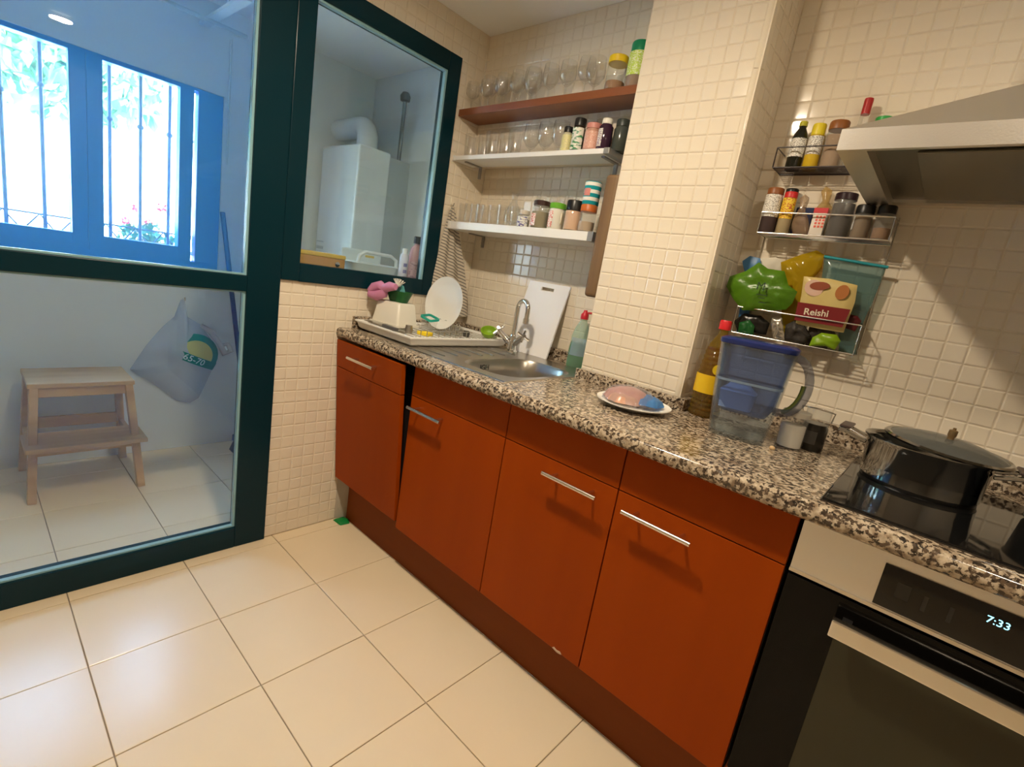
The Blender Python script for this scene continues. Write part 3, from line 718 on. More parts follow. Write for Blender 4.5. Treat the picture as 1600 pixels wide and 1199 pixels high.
# knife on tray
t = thing('kitchen_knife', 'dark kitchen knife lying along the drainer tray edge', 'knife', (.15, -.5285, ZC + .044), rot=(0, 0, -.05))
part(MB().box(-.085, .055, -.011, .011, 0, .003), 'blade', cm((.25, .24, .22), .25, metal=1.), t, bev=.0008)
part(MB().box(.055, .15, -.010, .010, -.003, .011), 'handle', cm((.08, .08, .08), .4), t, bev=.003)
single(MB().box(-.028, .028, -.019, .019, 0, .016), 'sponge', cm((.82, .60, .02), .9), 'small yellow sponge on the dish drainer', 'sponge', (.338, -.425, ZC + .0372), rot=(0, 0, .3), bev=.005, seg=3)
single(MB().lathe([(0, 0), (.013, 0), (.016, .012), (.013, .03), (.014, .032), (0, .032)], 18), 'sink_plug', cm((.35, .31, .26), .3, metal=.7), 'small metal plug standing at the drainer corner by the sponge', 'plug', (.300, -.478, ZC + .0372), smooth=40)
single(MB().lathe([(0, 0), (.014, 0), (.016, .018), (.010, .026), (0, .026)], 16), 'rubber_stopper', cm((.05, .05, .045), .3), 'small black rubber stopper lying in the middle of the drainer', 'stopper', (.340, -.20, ZC + .0372), smooth=40)
# glass box with turquoise lid
t = thing('food_container', 'clear food container with a turquoise rim leaning in the drainer', 'container', (.200, -.300, ZC + .042), rot=(.12, .2, .1))
part(MB().loft([rrect(0, 0, .026, .022, .008, 0), rrect(0, 0, .030, .026, .009, .046)], cap0=True), 'body', clr, t, smooth=60)
part(MB().loft([rrect(0, 0, .030, .026, .009, .046), rrect(0, 0, .034, .030, .010, .046), rrect(0, 0, .034, .030, .010, .056), rrect(0, 0, .029, .025, .009, .056), rrect(0, 0, .029, .025, .009, .046)]), 'rim', cm((.02, .42, .34), .35), t, smooth=50)
# upturned white tub with green caddy, gloves, brush
t = thing('plastic_tub', 'white tub upturned in the drainer carrying the green caddy', 'tub', (.124, -.425, ZC + .0425), rot=(0, 0, .18))
part(MB().loft([rrect(0, 0, .080, .062, .012, 0), rrect(0, 0, .066, .050, .012, .092), rrect(0, 0, .060, .044, .012, .098)], cap0=True, cap1=True), 'body', cm((.72, .69, .60), .35), t, smooth=45)
part(MB().loft([rrect(0, 0, .080, .062, .012, 0), rrect(0, 0, .087, .069, .014, 0), rrect(0, 0, .087, .069, .014, .008), rrect(0, 0, .079, .061, .012, .008)]), 'rim', cm((.72, .69, .60), .35), t, smooth=45)
gz = ZC + .0425 + .099
t = thing('sink_caddy', 'dark green boat-shaped sponge caddy on the white tub', 'caddy', (.136, -.425, gz), rot=(0, 0, .35))
part(MB().loft([rrect(0, 0, .040, .020, .018, 0), rrect(0, 0, .060, .032, .028, .046), rrect(0, 0, .056, .028, .024, .046), rrect(0, 0, .036, .016, .014, .006)], cap0=True, cap1=True), 'body', cm((.008, .10, .025), .35), t, smooth=45)
cl = puff(dense([(-.080, .016), (-.062, .036), (-.01, .044), (.018, .034), (.028, .010), (.004, -.014), (-.026, -.018), (-.048, .010)], 4), lambda u, v, w_: (u, w_, v + .022), .018, .008, 5, .003, 40, 2.)
single(cl, 'dishcloth', cm((.10, .34, .34), .9), 'teal dishcloth bunched in the green caddy', 'cloth', (.136, -.425, gz + .013), rot=(0, 0, .35), smooth=60)
gl = MB()
gl.tube([(-.08, 0, -.01), (-.045, .004, -.015), (-.005, .0, .0), (.0, 0, .018), (-.03, .004, .03), (-.06, .0, .018), (-.078, 0, .0)], [.018, .022, .02, .016, .02, .02, .016], 12)
gl.tube([(-.005, 0, .02), (.03, -.006, .034), (.06, -.004, .036)], [.018, .02, .013], 12)
single(gl, 'rubber_glove', cm((.56, .22, .38), .45), 'pink rubber glove draped over the green caddy', 'glove', (.117, -.485, gz + .027), rot=(0, 0, .25), smooth=70)
t = thing('dish_brush', 'white bristled dish brush sticking up from the green caddy', 'brush', (.138, -.446, gz + .035), rot=(0, .25, .2))
part(MB().tube([(-.03, 0, -.012), (0, 0, .03), (.004, 0, .036)], .006, 10), 'handle', cm((.62, .30, .42), .4), t, smooth=60)
part(MB().lathe([(0, .034), (.012, .034), (.014, .042), (.0, .046)], 16), 'head', 'white', t, smooth=40)
br = MB()
for k in range(26):
    a = k * 2.4; r = .003 + .010 * math.sqrt(k / 26); dx, dy = math.cos(a), math.sin(a); br.tube([(r * dx, r * dy, .042), (r * 2.1 * dx, r * 2.1 * dy, .066 - r * .8)], .0011, 5)
part(br, 'bristles', cm((.80, .76, .66), .8), t)['kind'] = 'stuff'
# lime bowl scrubber
t = thing('silicone_bowl', 'lime green silicone bowl lying on its side by the tap', 'bowl', (.330, -.052, ZC + .058), rot=(.5, .1, .45))
part(MB().lathe([(0, -.020), (.022, -.018), (.034, -.004), (.038, .012), (.033, .013), (.029, -.002), (.018, -.012), (0, -.014)], 28), 'body', cm((.24, .42, .02), .4), t, smooth=60)
# white cutting board leaning on the back wall
t = thing('cutting_board', 'white plastic cutting board leaning on the tiled wall behind the tap', 'cutting board', (.53, -.004, ZC + .004), rot=(-.255, 0, 0))
bd = MB()
bd.box(-.115, .115, 0, .008, 0, .292).box(-.115, -.035, 0, .008, .292, .308).box(.035, .115, 0, .008, .292, .308).box(-.115, .115, 0, .008, .308, .328)
part(bd, 'board', cm((.80, .80, .82), .45), t, weld=True)
# soap bottle
def soapshape(r, h): return [(0, 0), (r * .95, 0), (r, .008), (r, h * .38), (r * .92, h * .52), (r * .95, h * .62), (r * .72, h * .8), (r * .36, h * .95), (r * .34, h), (0, h)]
t = thing('dish_soap_bottle', 'clear dish soap bottle half full of green liquid with red cap', 'bottle', (.782, .022, ZC + .0005), rot=(0, 0, .5))
part(MB().lathe(soapshape(.040, .205), 26, sy=.62), 'body', pane('soap_plastic', (.82, .93, .88), body=.18, bodycol=(.55, .70, .66)), t, smooth=50)
part(MB().lathe([(0, .003), (.037, .003), (.0385, .01), (.0385, .078), (.036, .106), (0, .106)], 26, sy=.6), 'soap', pane('green_soap', (.25, .68, .28), body=.25, bodycol=(.12, .42, .16)), t, smooth=50)
part(MB().lathe([(.0406, .052), (.0385, .11), (.0388, .125)], 16, a0=-PI * .8, a1=-PI * .2, sy=.63), 'label', pane('clear_label', (.75, .85, .95), body=.35, bodycol=(.55, .65, .85)), t, smooth=60)
part(MB().lathe([(0, .203), (.016, .203), (.016, .222), (.009, .23), (.007, .24), (0, .24)], 18).tube([(0, 0, .228), (.022, 0, .231), (.036, 0, .233)], [.005, .0045, .003], 8), 'cap', cm((.55, .02, .03), .35), t, smooth=45)
# wooden board on the column side
t = thing('wooden_board', 'thick wooden chopping board hanging beside the tiled column', 'chopping board', (.8925, -.04, 1.203), rot=(0, 0, 0))
part(MB().box(-.026, .030, -.105, .06, 0, .425), 'board', 'board', t, bev=.012, seg=3)
# towel
tw = MB(); rows, cols = 26, 15; Lp = []
for side in (1, -1):
    g = []
    for i in range(rows):
        s = i / (rows - 1); z = 1.505 - s * .520; wd_ = .018 + .215 * min(1, s * 1.25) ** .8; cy_ = -.098 + .055 * s
        rw = []
        for j in range(cols):
            q_ = j / (cols - 1) - .5; fold = min(1, .35 + 2.2 * s * s) * (.011 * math.sin(q_ * 17 + .6) + .004 * math.sin(q_ * 31 + 3 * s))
            rw.append((.016 + .022 * s + fold + side * .004 * (1 if 0 < j < cols - 1 else 0), cy_ + q_ * wd_, z - .04 * abs(q_) * (1 - s) + .02 * q_ * s))
        g.append(rw)
    Lp.append(g)
loops = [Lp[0][i] + Lp[1][i][::-1] for i in range(rows)]
tw.loft(loops, cap0=True, cap1=True)
tw.v = [(a, b + .0, c - 1.5) for a, b, c in tw.v]
t = thing('kitchen_towel', 'beige kitchen towel with thin dark stripes hanging beside the window', 'towel', (0, 0, 1.5))
part(tw, 'cloth', stripes('towel_stripes', (.56, .50, .40), (.12, .11, .11), 68, .30, skew=.35), t, smooth=70)
part(MB().tube([(.0, -.098, .012), (.012, -.098, .008), (.022, -.098, .006), (.024, -.098, .018)], .003, 8), 'hook', 'chrome', t, smooth=60)

# plate with wrapped meat
PX, PY = 1.245, -.330
single(MB().lathe(plate_prof(.112, .016), 40), 'side_plate', 'whiteg', 'white plate lying on the worktop in front of the column', 'plate', (PX, PY, ZC), smooth=40)
t = thing('meat_packet', 'pink sliced meat wrapped in clear and blue plastic on the plate', 'packet', (PX - .008, PY + .005, ZC + .013), rot=(0, 0, .5))
ov = lambda a, b, n_=22, ph=0., w_=.0: [(a * math.cos(2 * PI * k / n_) * (1 + w_ * math.sin(3 * k + ph)), b * math.sin(2 * PI * k / n_) * (1 + w_ * math.cos(2 * k + ph))) for k in range(n_)]
part(puff(ov(.072, .052, w_=.05), lambda u, v, w_: (u - .014, v + .005, w_ + .004), .040, .003, 6, .003, 30), 'meat', cm((.52, .24, .18), .45, vary=.25, bscale=35), t, smooth=60)
part(puff(ov(.058, .05, w_=.06, ph=1), lambda u, v, w_: (u - .022, v - .01, w_ + .001), .030, .002, 6, .004, 40, 4.), 'slice', cm((.56, .30, .20), .3), t, smooth=60)
part(puff(ov(.045, .05, w_=.14, ph=2), lambda u, v, w_: (u + .045, v, w_ + .006), .024, .004, 6, .010, 45, 9.), 'blue_wrap', pane('blue_wrap', (.45, .65, .9), body=.6, bodycol=(.10, .28, .62), rough=.1), t, smooth=60)
part(puff(ov(.082, .062, w_=.08, ph=3), lambda u, v, w_: (u - .008, v, w_ + .002), .047, .002, 6, .006, 50, 14.), 'clear_wrap', pane('clear_wrap', (.88, .90, .94), body=.10, bodycol=(.75, .75, .85), rough=.05), t, smooth=60)

# ---------------------------------------------------------------- right end of the worktop
# oil bottle
oil = pane('olive_oil', (.78, .56, .08), body=.12, bodycol=(.30, .16, .01))
t = thing('oil_bottle', 'large ribbed cooking oil bottle with yellow label and red cap', 'bottle', (1.388, -.135, ZC), rot=(0, 0, .3))
pf = [(0, 0), (.042, 0), (.046, .006)]
for k in range(4): pf += [(.046, .012 + k * .014), (.043, .019 + k * .014)]
pf += [(.046, .072), (.046, .135), (.042, .145)]
for k in range(4): pf += [(.044 - k * .002, .152 + k * .016), (.040 - k * .002, .160 + k * .016)]
pf += [(.030, .226), (.014, .255), (.013, .275), (0, .275)]
part(MB().lathe(pf, 28), 'body', pane('oil_plastic', (.80, .66, .16), body=.10, bodycol=(.6, .45, .1)), t, smooth=40)
part(MB().lathe([(0, .004), (.040, .004), (.041, .06), (.043, .10), (.042, .145), (.034, .215), (0, .215)], 24), 'oil', oil, t, smooth=50)
part(MB().lathe([(.0466, .075), (.0466, .132)], 18, a0=-PI * .95, a1=-PI * .05), 'label', cm((.80, .50, .01), .4), t, smooth=60)
part(MB().lathe([(0, 0), (.016, 0)], 18), 'seal', cm((.80, .58, .02), .4), t).matrix_local = Matrix.Translation((.012, -.0462, .152)) @ Euler((PI / 2 - .1, 0, .2)).to_matrix().to_4x4()
part(MB().lathe([(0, .272), (.017, .272), (.017, .296), (.015, .300), (0, .300)], 22), 'cap', cm((.60, .015, .02), .35), t, smooth=40)

# filter jug
JX, JY = 1.535, -.278
t = thing('water_filter_jug', 'clear water filter jug with blue funnel and dark blue lid', 'jug', (JX, JY, ZC), rot=(0, 0, .20))
def jl(hx, hy, z, sx=0): return rrect(sx, 0, hx, hy, min(hx, hy) * .55, z, 7)
shell = pane('jug_plastic', (.90, .93, .95), body=.035, bodycol=(.6, .7, .8), ior=1.45)
part(MB().loft([jl(.066, .045, .0), jl(.070, .048, .01), jl(.083, .055, .13), jl(.092, .058, .250), jl(.089, .055, .250), jl(.080, .052, .13), jl(.066, .044, .012)], cap0=True, cap1=True), 'jug_body', shell, t, smooth=50)
part(MB().loft([jl(.066, .044, .013), jl(.070, .0465, .050), jl(.070, .0465, .050)], cap0=True, cap1=True), 'water', pane('water', (.86, .88, .88), body=.04, bodycol=(.4, .4, .38), ior=1.33), t, smooth=50)
bluet = pane('blue_funnel', (.62, .70, .88), body=.11, bodycol=(.02, .06, .26), ior=1.4)
part(MB().loft([jl(.058, .040, .070), jl(.074, .046, .100), jl(.079, .050, .165), jl(.086, .053, .243), jl(.084, .051, .243), jl(.076, .047, .165), jl(.070, .043, .102), jl(.054, .036, .073)], cap0=True, cap1=True), 'funnel', bluet, t, smooth=50)
part(MB().loft([jl(.079, .0505, .150), jl(.081, .052, .150), jl(.082, .0525, .156), jl(.079, .0505, .156)]), 'water_line', cm((.25, .33, .45), .2), t, smooth=50)
cart = MB().loft([rrect(-.020, -.010, .040, .027, .010, .078), rrect(-.020, -.010, .044, .030, .012, .120), rrect(-.020, -.010, .046, .032, .012, .124), rrect(-.020, -.010, .030, .022, .014, .138), rrect(-.020, -.010, .026, .017, .012, .144)], cap0=True, cap1=True)
part(cart, 'filter_cartridge', cm((.72, .86, 1.0), .35), t, smooth=40)
part(MB().loft([jl(.093, .059, .247), jl(.095, .061, .250), jl(.095, .061, .259), jl(.086, .054, .264), jl(.05, .03, .265)], cap0=True, cap1=True), 'lid', cm((.012, .025, .14), .25), t, smooth=40)
hp = []
for k in range(17):
    a = PI * .62 - k * (PI * 1.18) / 16; hp.append((.088 + .046 * math.cos(a), 0, .166 + .074 * math.sin(a)))
hp = [(.084, 0, .250)] + hp + [(.078, 0, .082)]
part(MB().tube(hp, [.009] + [.0105] * (len(hp) - 2) + [.008], 12), 'handle', pane('handle_plastic', (.75, .76, .80), body=.3, bodycol=(.20, .21, .24), rough=.1), t, smooth=60)
part(MB().tube([(p[0] - .011, 0, p[2]) for p in hp[9:16]], .006, 8), 'handle_grip', cm((.10, .13, .02), .5), t, smooth=60)
# behind it
jar('salt_jar', 'clear jar of white salt standing behind the filter jug', 'jar', (1.650, -.205, ZC), .032, .102, clr, cm((.55, .52, .45), .4), (.034, .014), fill=(.72, cm((.80, .76, .68), .9)))
t = jar('clip_jar', 'dark storage jar with wire clip lid beside the upstand', 'jar', (1.690, -.150, ZC), .032, .112, cm((.025, .022, .018), .15), clr, (.030, .038))
part(MB().tube([(-.032, -.01, .085), (-.040, -.01, .112), (0, -.034, .118), (.038, -.012, .112), (.034, -.01, .085)], .0022, 8), 'wire_clip', 'chrome', t, smooth=60)
part(MB().lathe([(.0325, .02), (.0325, .055)], 10, a0=-2.3, a1=-1.1), 'label', cm((.06, .055, .05), .4), t)
single(puff(ov(.0075, .0065), lambda u, v, w_: (u, v, w_ + .005), .006, .005, 4), 'chickpea', cm((.62, .44, .24), .7), 'single pale chickpea on the worktop by the jug', 'chickpea', (1.634, -.300, ZC), smooth=70)

# hob
t = thing('hob', 'black glass ceramic hob set into the granite', 'hob', (2.09, -.33, ZC))
MB().box(1.795, 2.385, -.578, -.075, ZC + .0005, ZC + .0065).build('glass_top', 'blackglass', t, bev=.002)
MB().box(1.793, 2.387, -.580, -.073, ZC, ZC + .0025).build('frame', cm((.10, .09, .08), .3, metal=.8), t)
HZ = ZC + .0065
# pot with handles
PTX, PTY = 1.925, -.235
polished = mat('polished_steel', (.46, .47, .47), .10, metal=1)
t = thing('cooking_pot', 'polished steel cooking pot with two handles on the hob', 'pot', (PTX, PTY, HZ))
part(MB().lathe([(0, 0), (.103, 0), (.106, .003), (.107, .012), (.109, .014), (.115, .088), (.121, .097), (.121, .099), (.115, .095), (.112, .088), (.110, .010), (0, .007)], 48), 'body', polished, t, smooth=35)
part(MB().lathe([(.1064, .0), (.1078, .004), (.1085, .011), (.1080, .014)], 48), 'base_band', cm((.12, .12, .12), .3, metal=1.), t, smooth=60)
for sx in (-1, 1):
    hh = MB()
    for wy in (-.034, .034): hh.bar((sx * .111, wy, .076), (sx * .158, wy * 1.1, .090), .012, .009)
    hh.bar((sx * .162, -.044, .0905), (sx * .162, .044, .0905), .016, .010)
    part(hh, 'handle', polished, t, bev=.002)
    pa, pb = sorted((sx * .146, sx * .170)); part(MB().box(pa, pb, -.040, .040, .0958, .1015), 'handle_pad', cm((.05, .03, .025), .35), t, bev=.002)
t = thing('pot_lid', 'domed glass pot lid with steel rim resting askew on the cooking pot', 'lid', (PTX + .028, PTY + .008, HZ + .106), rot=(.03, .055, 0))
part(MB().lathe([(.108, .002), (.092, .009), (.06, .017), (.02, .020), (0, .020), (0, .017), (.06, .014), (.092, .006), (.108, .0)], 44), 'dome', pane('lid_glass', (.50, .52, .52), body=.35, bodycol=(.20, .21, .20), ior=1.6), t, smooth=50)
part(MB().lathe([(.105, -.003), (.114, -.003), (.116, .001), (.112, .005), (.105, .004), (.105, -.003)], 44), 'rim', polished, t, smooth=50)
part(MB().lathe([(0, .019), (.007, .019), (.006, .024), (.008, .028), (.008, .040), (.003, .042), (.003, .046), (0, .046)], 16), 'knob', cm((.16, .10, .04), .35), t, smooth=50)
t = thing('saucepan', 'dark non-stick saucepan at the rear of the hob', 'pan', (2.20, -.215, HZ))
part(MB().lathe([(0, 0), (.088, 0), (.096, .006), (.104, .075), (.107, .078), (.104, .080), (.098, .072), (.090, .008), (0, .006)], 40), 'body', cm((.02, .022, .022), .35), t, smooth=50)
part(MB().tube([(.10, .02, .065), (.16, .03, .075), (.24, .05, .082)], [.010, .010, .012], 12), 'handle', 'black', t, smooth=60)

# ---------------------------------------------------------------- hood
t = thing('cooker_hood', 'stainless steel chimney cooker hood above the hob', 'hood', (2.085, -.2, 1.575))
HL, HR, HYF = 1.633, 2.537, -.497; hy1 = YR - .005
h = MB()
h.box(HL, HR, HYF, HYF + .012, 1.575, 1.614).box(HL, HL + .05, HYF + .012, hy1, 1.575, 1.614).box(HR - .05, HR, HYF + .012, hy1, 1.575, 1.614).box(HL + .05, HR - .05, hy1 - .03, hy1, 1.590, 1.614)
h.build('lip', 'steel', t)
MB().box(HL + .05, HR - .05, HYF + .012, hy1 - .03, 1.598, 1.606).build('underside', cm((.20, .19, .16), .35, metal=.9), t)
for k in range(2): MB().box(HL + .12 + k * .36, HL + .44 + k * .36, HYF + .10, hy1 - .06, 1.592, 1.5978).build('grease_filter', cm((.24, .23, .19), .35, metal=.9), t, bev=.002)
MB().box(1.86, 1.93, HYF + .04, HYF + .062, 1.594, 1.5978).build('switch_plate', cm((.30, .29, .24), .3), t)
MB().hexa([(HL, HYF, 1.614), (HR, HYF, 1.614), (HR, hy1, 1.614), (HL, hy1, 1.614)], [(1.935, -.21, 1.79), (2.235, -.21, 1.79), (2.235, hy1, 1.79), (1.935, hy1, 1.79)]).build('canopy', 'steel', t)
MB().box(1.935, 2.235, -.21, hy1, 1.79, HC - .001).build('chimney', 'steel', t)

# ---------------------------------------------------------------- spice racks on the wall
def rack(name, label, x0, x1, tiers, y0, m, ztop, r=.0020):
    t = thing(name, label, 'rack', ((x0 + x1) / 2, y0, tiers[-1][0])); yb = YR - .0050
    for z, zr in tiers:
        fr = MB(); fr.tube([(x0, yb, z), (x0, y0, z), (x1, y0, z), (x1, yb, z)], r, 6, closed=True)
        fr.tube([(x0, yb, zr), (x0, y0, zr), (x1, y0, zr), (x1, yb, zr)], r, 6)
        for x in (x0, x1): fr.tube([(x, y0, z), (x, y0, zr)], r, 6)
        fr.build('tier_frame', m, t, smooth=60)
        fw = MB(); k = 7
        for i in range(1, k): fw.tube([(x0, y0 + (yb - y0) * i / k, z), (x1, y0 + (yb - y0) * i / k, z)], r * .7, 5)
        fw.build('tier_wires', m, t, smooth=60)
    if ztop:
        MB().tube([(x0, yb, tiers[-1][0]), (x0, yb, ztop)], r, 6).tube([(x1, yb, tiers[-1][0]), (x1, yb, ztop)], r, 6).build('upright', m, t, smooth=60)
    return t
RY = -.030
# x positions shift a little because the front rail stands nearer than the wall
a_ = at(1205, 262, 'y', RY); b_ = at(1180, 362, 'y', RY); c_ = at(1388, 377, 'y', RY); d_ = at(1145, 480, 'y', RY); e2 = at(1160, 522, 'y', RY); f2 = at(1328, 557, 'y', RY)
ZR1, ZR2, ZR3 = a_.z, b_.z - .002, e2.z
r1 = rack('wire_basket', 'small black wire wall basket holding bottles beside the hood', a_.x + .004, a_.x + .30, [(ZR1, ZR1 + .056)], RY, 'blackwire', None)
r2 = rack('spice_rack', 'chrome two-tier wire spice rack on the tiled wall', b_.x + .006, c_.x, [(ZR2, ZR2 + .060), (ZR3, ZR3 + .082)], RY, 'wire', ZR2 + .075)
def onr(px, y=None): return at(px, 300, 'y', RY if y is None else y)
def rx(px, py, y=.005): return at(px, py, 'y', y).x
z = ZR1 + .0012
zt = lambda px, py, y=.005: at(px, py, 'y', y).z
def rj(name, label, cat, px, top, base, r, zb, **k):
    """a rack item: x and height read at its pixels on the rack's middle plane"""
    y = k.pop('y', .008); x = at(px, base - 8, 'y', y).x; hgt = min(at(px, top, 'y', y).z - zb, k.pop('hmax', 9))
    body = k.pop('body'); lid = k.pop('lid'); ld = k.pop('ld', None)
    return jar(name, label, cat, (x, y, zb), r, hgt, body, lid, ld, **k)
rj('sauce_bottle', 'dark sauce bottle with yellow-green cap and white label in black basket', 'bottle', 1240, 192, 262, .021, z, body=cm((.012, .012, .008), .12), lid=cm((.45, .42, .02)), ld=(.011, .012), shape=bottle_shape(.45, .72), lab=(.28, .70, P_white, A0, A1))
rj('spice_bottle', 'yellow-capped spice bottle between dark bottle and brown-lidded jar', 'bottle', 1266, 196, 262, .020, z, body=cm((.62, .42, .02), .3), lid=cm((.72, .58, .02)), ld=(.018, .030), lab=(.42, .95, P_white, A0, A1))
rj('spice_jar', 'jar with a brown lid in the black wire basket', 'jar', 1296, 192, 262, .026, z, body=clr, lid=cm((.26, .09, .02)), ld=(.025, .022), fill=(.85, cm((.34, .21, .11), .8)))
rj('sauce_bottle', 'clear bottle with a tall red cap rising behind the hood lip', 'bottle', 1330, 157, 262, .021, z, body=clr, lid=cm((.40, .02, .02)), ld=(.011, .040), shape=bottle_shape(.5, .6), y=.022)
rj('spice_jar', 'jar with a bright green cap half hidden by the hood lip', 'jar', 1362, 186, 262, .022, z, body=clr, lid=cm((.02, .35, .06)), ld=(.021, .012), y=.022, fill=(.5, cm((.3, .3, .1), .8)))
z = ZR2 + .0012
rj('spice_jar', 'spice jar with a brown lid and white label at the rack end', 'jar', 1199, 295, 360, .024, z, y=-.003, body=cm((.06, .04, .04), .25), lid=cm((.24, .08, .02)), ld=(.023, .018), lab=(.42, .98, P_white, A0, A1))
rj('spice_jar', 'black and green spice tin behind the red-lidded jar', 'jar', 1226, 296, 352, .0185, z, body=cm((.01, .05, .01), .3), lid='black', ld=(.0178, .014), y=.036)
rj('spice_jar', 'yellow spice jar with a red lid in the chrome rack', 'jar', 1224, 301, 360, .0185, z, body=cm((.35, .28, .16), .4), lid=cm((.55, .02, .02)), ld=(.0178, .016), lab=(.42, .98, P_yel, A0, A1), y=-.006)
def rp(px, py, y): q_ = at(px, py, 'y', y); return (q_.x, q_.z)
def pouch(name, label, cat, outline_px, y, m, tf=.014, tb=.012, nz=.003, ns=45, seed=0., k=4, e=.5, stand=None, drop=None):
    """a soft bag hanging in the rack: outline read in the photograph on the plane y, then given thickness"""
    ol = [rp(px, py, y) for px, py in outline_px]
    if stand is not None:          # the hidden lower end reaches down to the rack floor
        i = min(range(len(ol)), key=lambda q: ol[q][1]); ol[i:i + 1] = [(ol[i][0] + .012, stand), (ol[i][0] - .012, stand)]
    if drop is not None:
        dz = drop - min(p[1] for p in ol); ol = [(p[0], p[1] + dz) for p in ol]
    cx_ = sum(p[0] for p in ol) / len(ol); zb = min(p[1] for p in ol)
    t = thing(name, label, cat, (cx_, y, zb)); mb = puff(dense([(u - cx_, v - zb) for u, v in ol], k), lambda u, v, w_: (u, -w_, v), tf, tb, 6, nz, ns, seed, e)
    part(mb, 'bag', m, t, smooth=60); return t
grain = cm((.36, .22, .11), .8, vary=.3, bscale=120)
t = pouch('grain_bag', 'clear knotted bag of brown grains in the chrome rack', 'bag', [(1240, 363), (1237, 348), (1242, 334), (1252, 319), (1252, 304), (1260, 299), (1266, 304), (1258, 320), (1264, 336), (1266, 350), (1262, 365)], -.006, pane('bag_film', (.85, .84, .82), body=.35, bodycol=(.45, .30, .18), rough=.1), .018, .016, .005, 60, 3., drop=ZR2 + .0005)
t = pouch('grain_bag', 'clear bag with yellow content standing tall behind the red box', 'bag', [(1292, 358), (1282, 322), (1280, 308), (1290, 296), (1288, 282), (1296, 273), (1306, 280), (1300, 298), (1308, 310), (1308, 326), (1306, 359)], .043, pane('bag_film_yellow', (.85, .82, .72), body=.4, bodycol=(.62, .42, .15), rough=.1), .009, .010, .003, 60, 7., drop=ZR2 + .0005)
q_ = at(1279, 350, 'y', -.004)
t = thing('spice_box', 'red and white spice packet with checked print in the chrome rack', 'box', (q_.x, -.004, z))
part(MB().box(-.0175, .0175, -.014, .014, 0, .078), 'box', cm((.72, .66, .58), .4), t, bev=.002)
part(MB().box(-.018, .018, -.0146, .0146, .064, .079), 'top_band', cm((.52, .03, .04), .35), t, bev=.001)
for i in range(4):
    for j in range(3): part(MB().box(-.008 + j * .009, -.002 + j * .009, -.0146, -.0138, .024 + i * .009, .030 + i * .009), 'check', cm((.70, .12, .08), .4), t)
q_ = at(1268, 305, 'y', .034)
single(MB().box(-.029, .019, -.008, .008, 0, .088), 'spice_box', cm((.03, .05, .16), .4), 'flat dark blue packet standing behind the grain bag', 'box', (q_.x, .036, z), bev=.002)
rj('spice_jar', 'square-shouldered jar of dark pepper with a dark lid in chrome rack', 'jar', 1308, 303, 368, .029, z, body=clr, lid=cm((.022, .008, .012), .3), ld=(.028, .018), fill=(.9, cm((.035, .025, .02), .9)), y=-.002)
rj('spice_jar', 'jar of brown spice with a black lid at the middle of chrome rack', 'jar', 1343, 305, 370, .0225, z, hmax=1.5735 - z, body=clr, lid='black', ld=(.0225, .022), fill=(.85, cm((.20, .12, .05), .8)), lab=(.35, .9, P_white, A0 - .1, A0 + .5), y=-.002)
rj('spice_jar', 'clear jar with orange spice low inside at the rack end post', 'jar', 1376, 307, 372, .0215, z, hmax=1.5735 - z, body=clr, lid='black', ld=(.0215, .020), fill=(.45, cm((.26, .12, .04), .8)), y=-.002)
# bottom tier: pouches
t = pouch('snack_pouch', 'shiny bright green pouch with a black M on it', 'pouch', [(1160, 485), (1146, 468), (1135, 448), (1140, 432), (1165, 424), (1186, 410), (1200, 420), (1226, 424), (1232, 446), (1246, 456), (1238, 474), (1228, 484), (1200, 486)], -.027, mat('green_foil', (.080, .205, .008), .3, bump=.35, bscale=30), .020, .014, .010, 42, 1.)
bo = origin(t)
def decal(me, name, m, par, px, py, y, rot=(PI / 2, 0, 0)):
    q_ = at(px, py, 'y', y); o = link(name, me, m, par); o.location = Vector((q_.x, y, q_.z)) - origin(par); o.rotation_euler = rot; return o
ink = cm((.02, .05, .02), .5)
decal(text_mesh('M', .034, 'letter_m'), 'letter_m', ink, t, 1189, 448, -.0635)
for i, (wd_, py) in enumerate(((.030, 461), (.018, 466), (.020, 473))):
    decal(MB().box(-wd_ / 2, wd_ / 2, -.0012, .0012, -.0003, .0003).mesh('print_line'), 'print_line', ink, t, 1190, py, -.0635)
t = pouch('snack_pouch', 'crinkled yellow cellophane bag behind the green pouch', 'pouch', [(1222, 440), (1220, 410), (1246, 400), (1276, 391), (1288, 398), (1284, 420), (1270, 436), (1250, 450)], .0307, pane('yellow_film', (.85, .65, .12), body=.45, bodycol=(.55, .42, .02), rough=.08), .014, .012, .008, 50, 5., stand=ZR3 + .0005)
t = pouch('zip_bag', 'clear zip bag with a turquoise zip strip at the rack end', 'bag', [(1288, 480), (1284, 440), (1290, 398), (1330, 402), (1386, 414), (1372, 450), (1350, 500), (1338, 548), (1312, 544), (1312, 505)], .022, pane('zip_film', (.70, .80, .80), body=.28, bodycol=(.16, .30, .30), rough=.06), .014, .012, .005, 40, 8., drop=ZR3 + .0005)
zs = [rp(1288, 401, .016), rp(1388, 418, .016)]
mbz = MB().tube([(zs[0][0], .016, zs[0][1]), (zs[1][0], .016, zs[1][1])], .0042, 8); mbz.build('zip_strip', cm((.02, .30, .36), .35), t, smooth=60)
t = pouch('mushroom_pouch', 'cream and maroon printed mushroom pouch lettered Reishi', 'pouch', [(1243, 506), (1252, 462), (1256, 432), (1298, 436), (1340, 446), (1336, 472), (1318, 520), (1280, 514)], -.012, mat('cream_foil', (.66, .52, .20), .3), .012, .008, .002, 30, 2., e=.35)
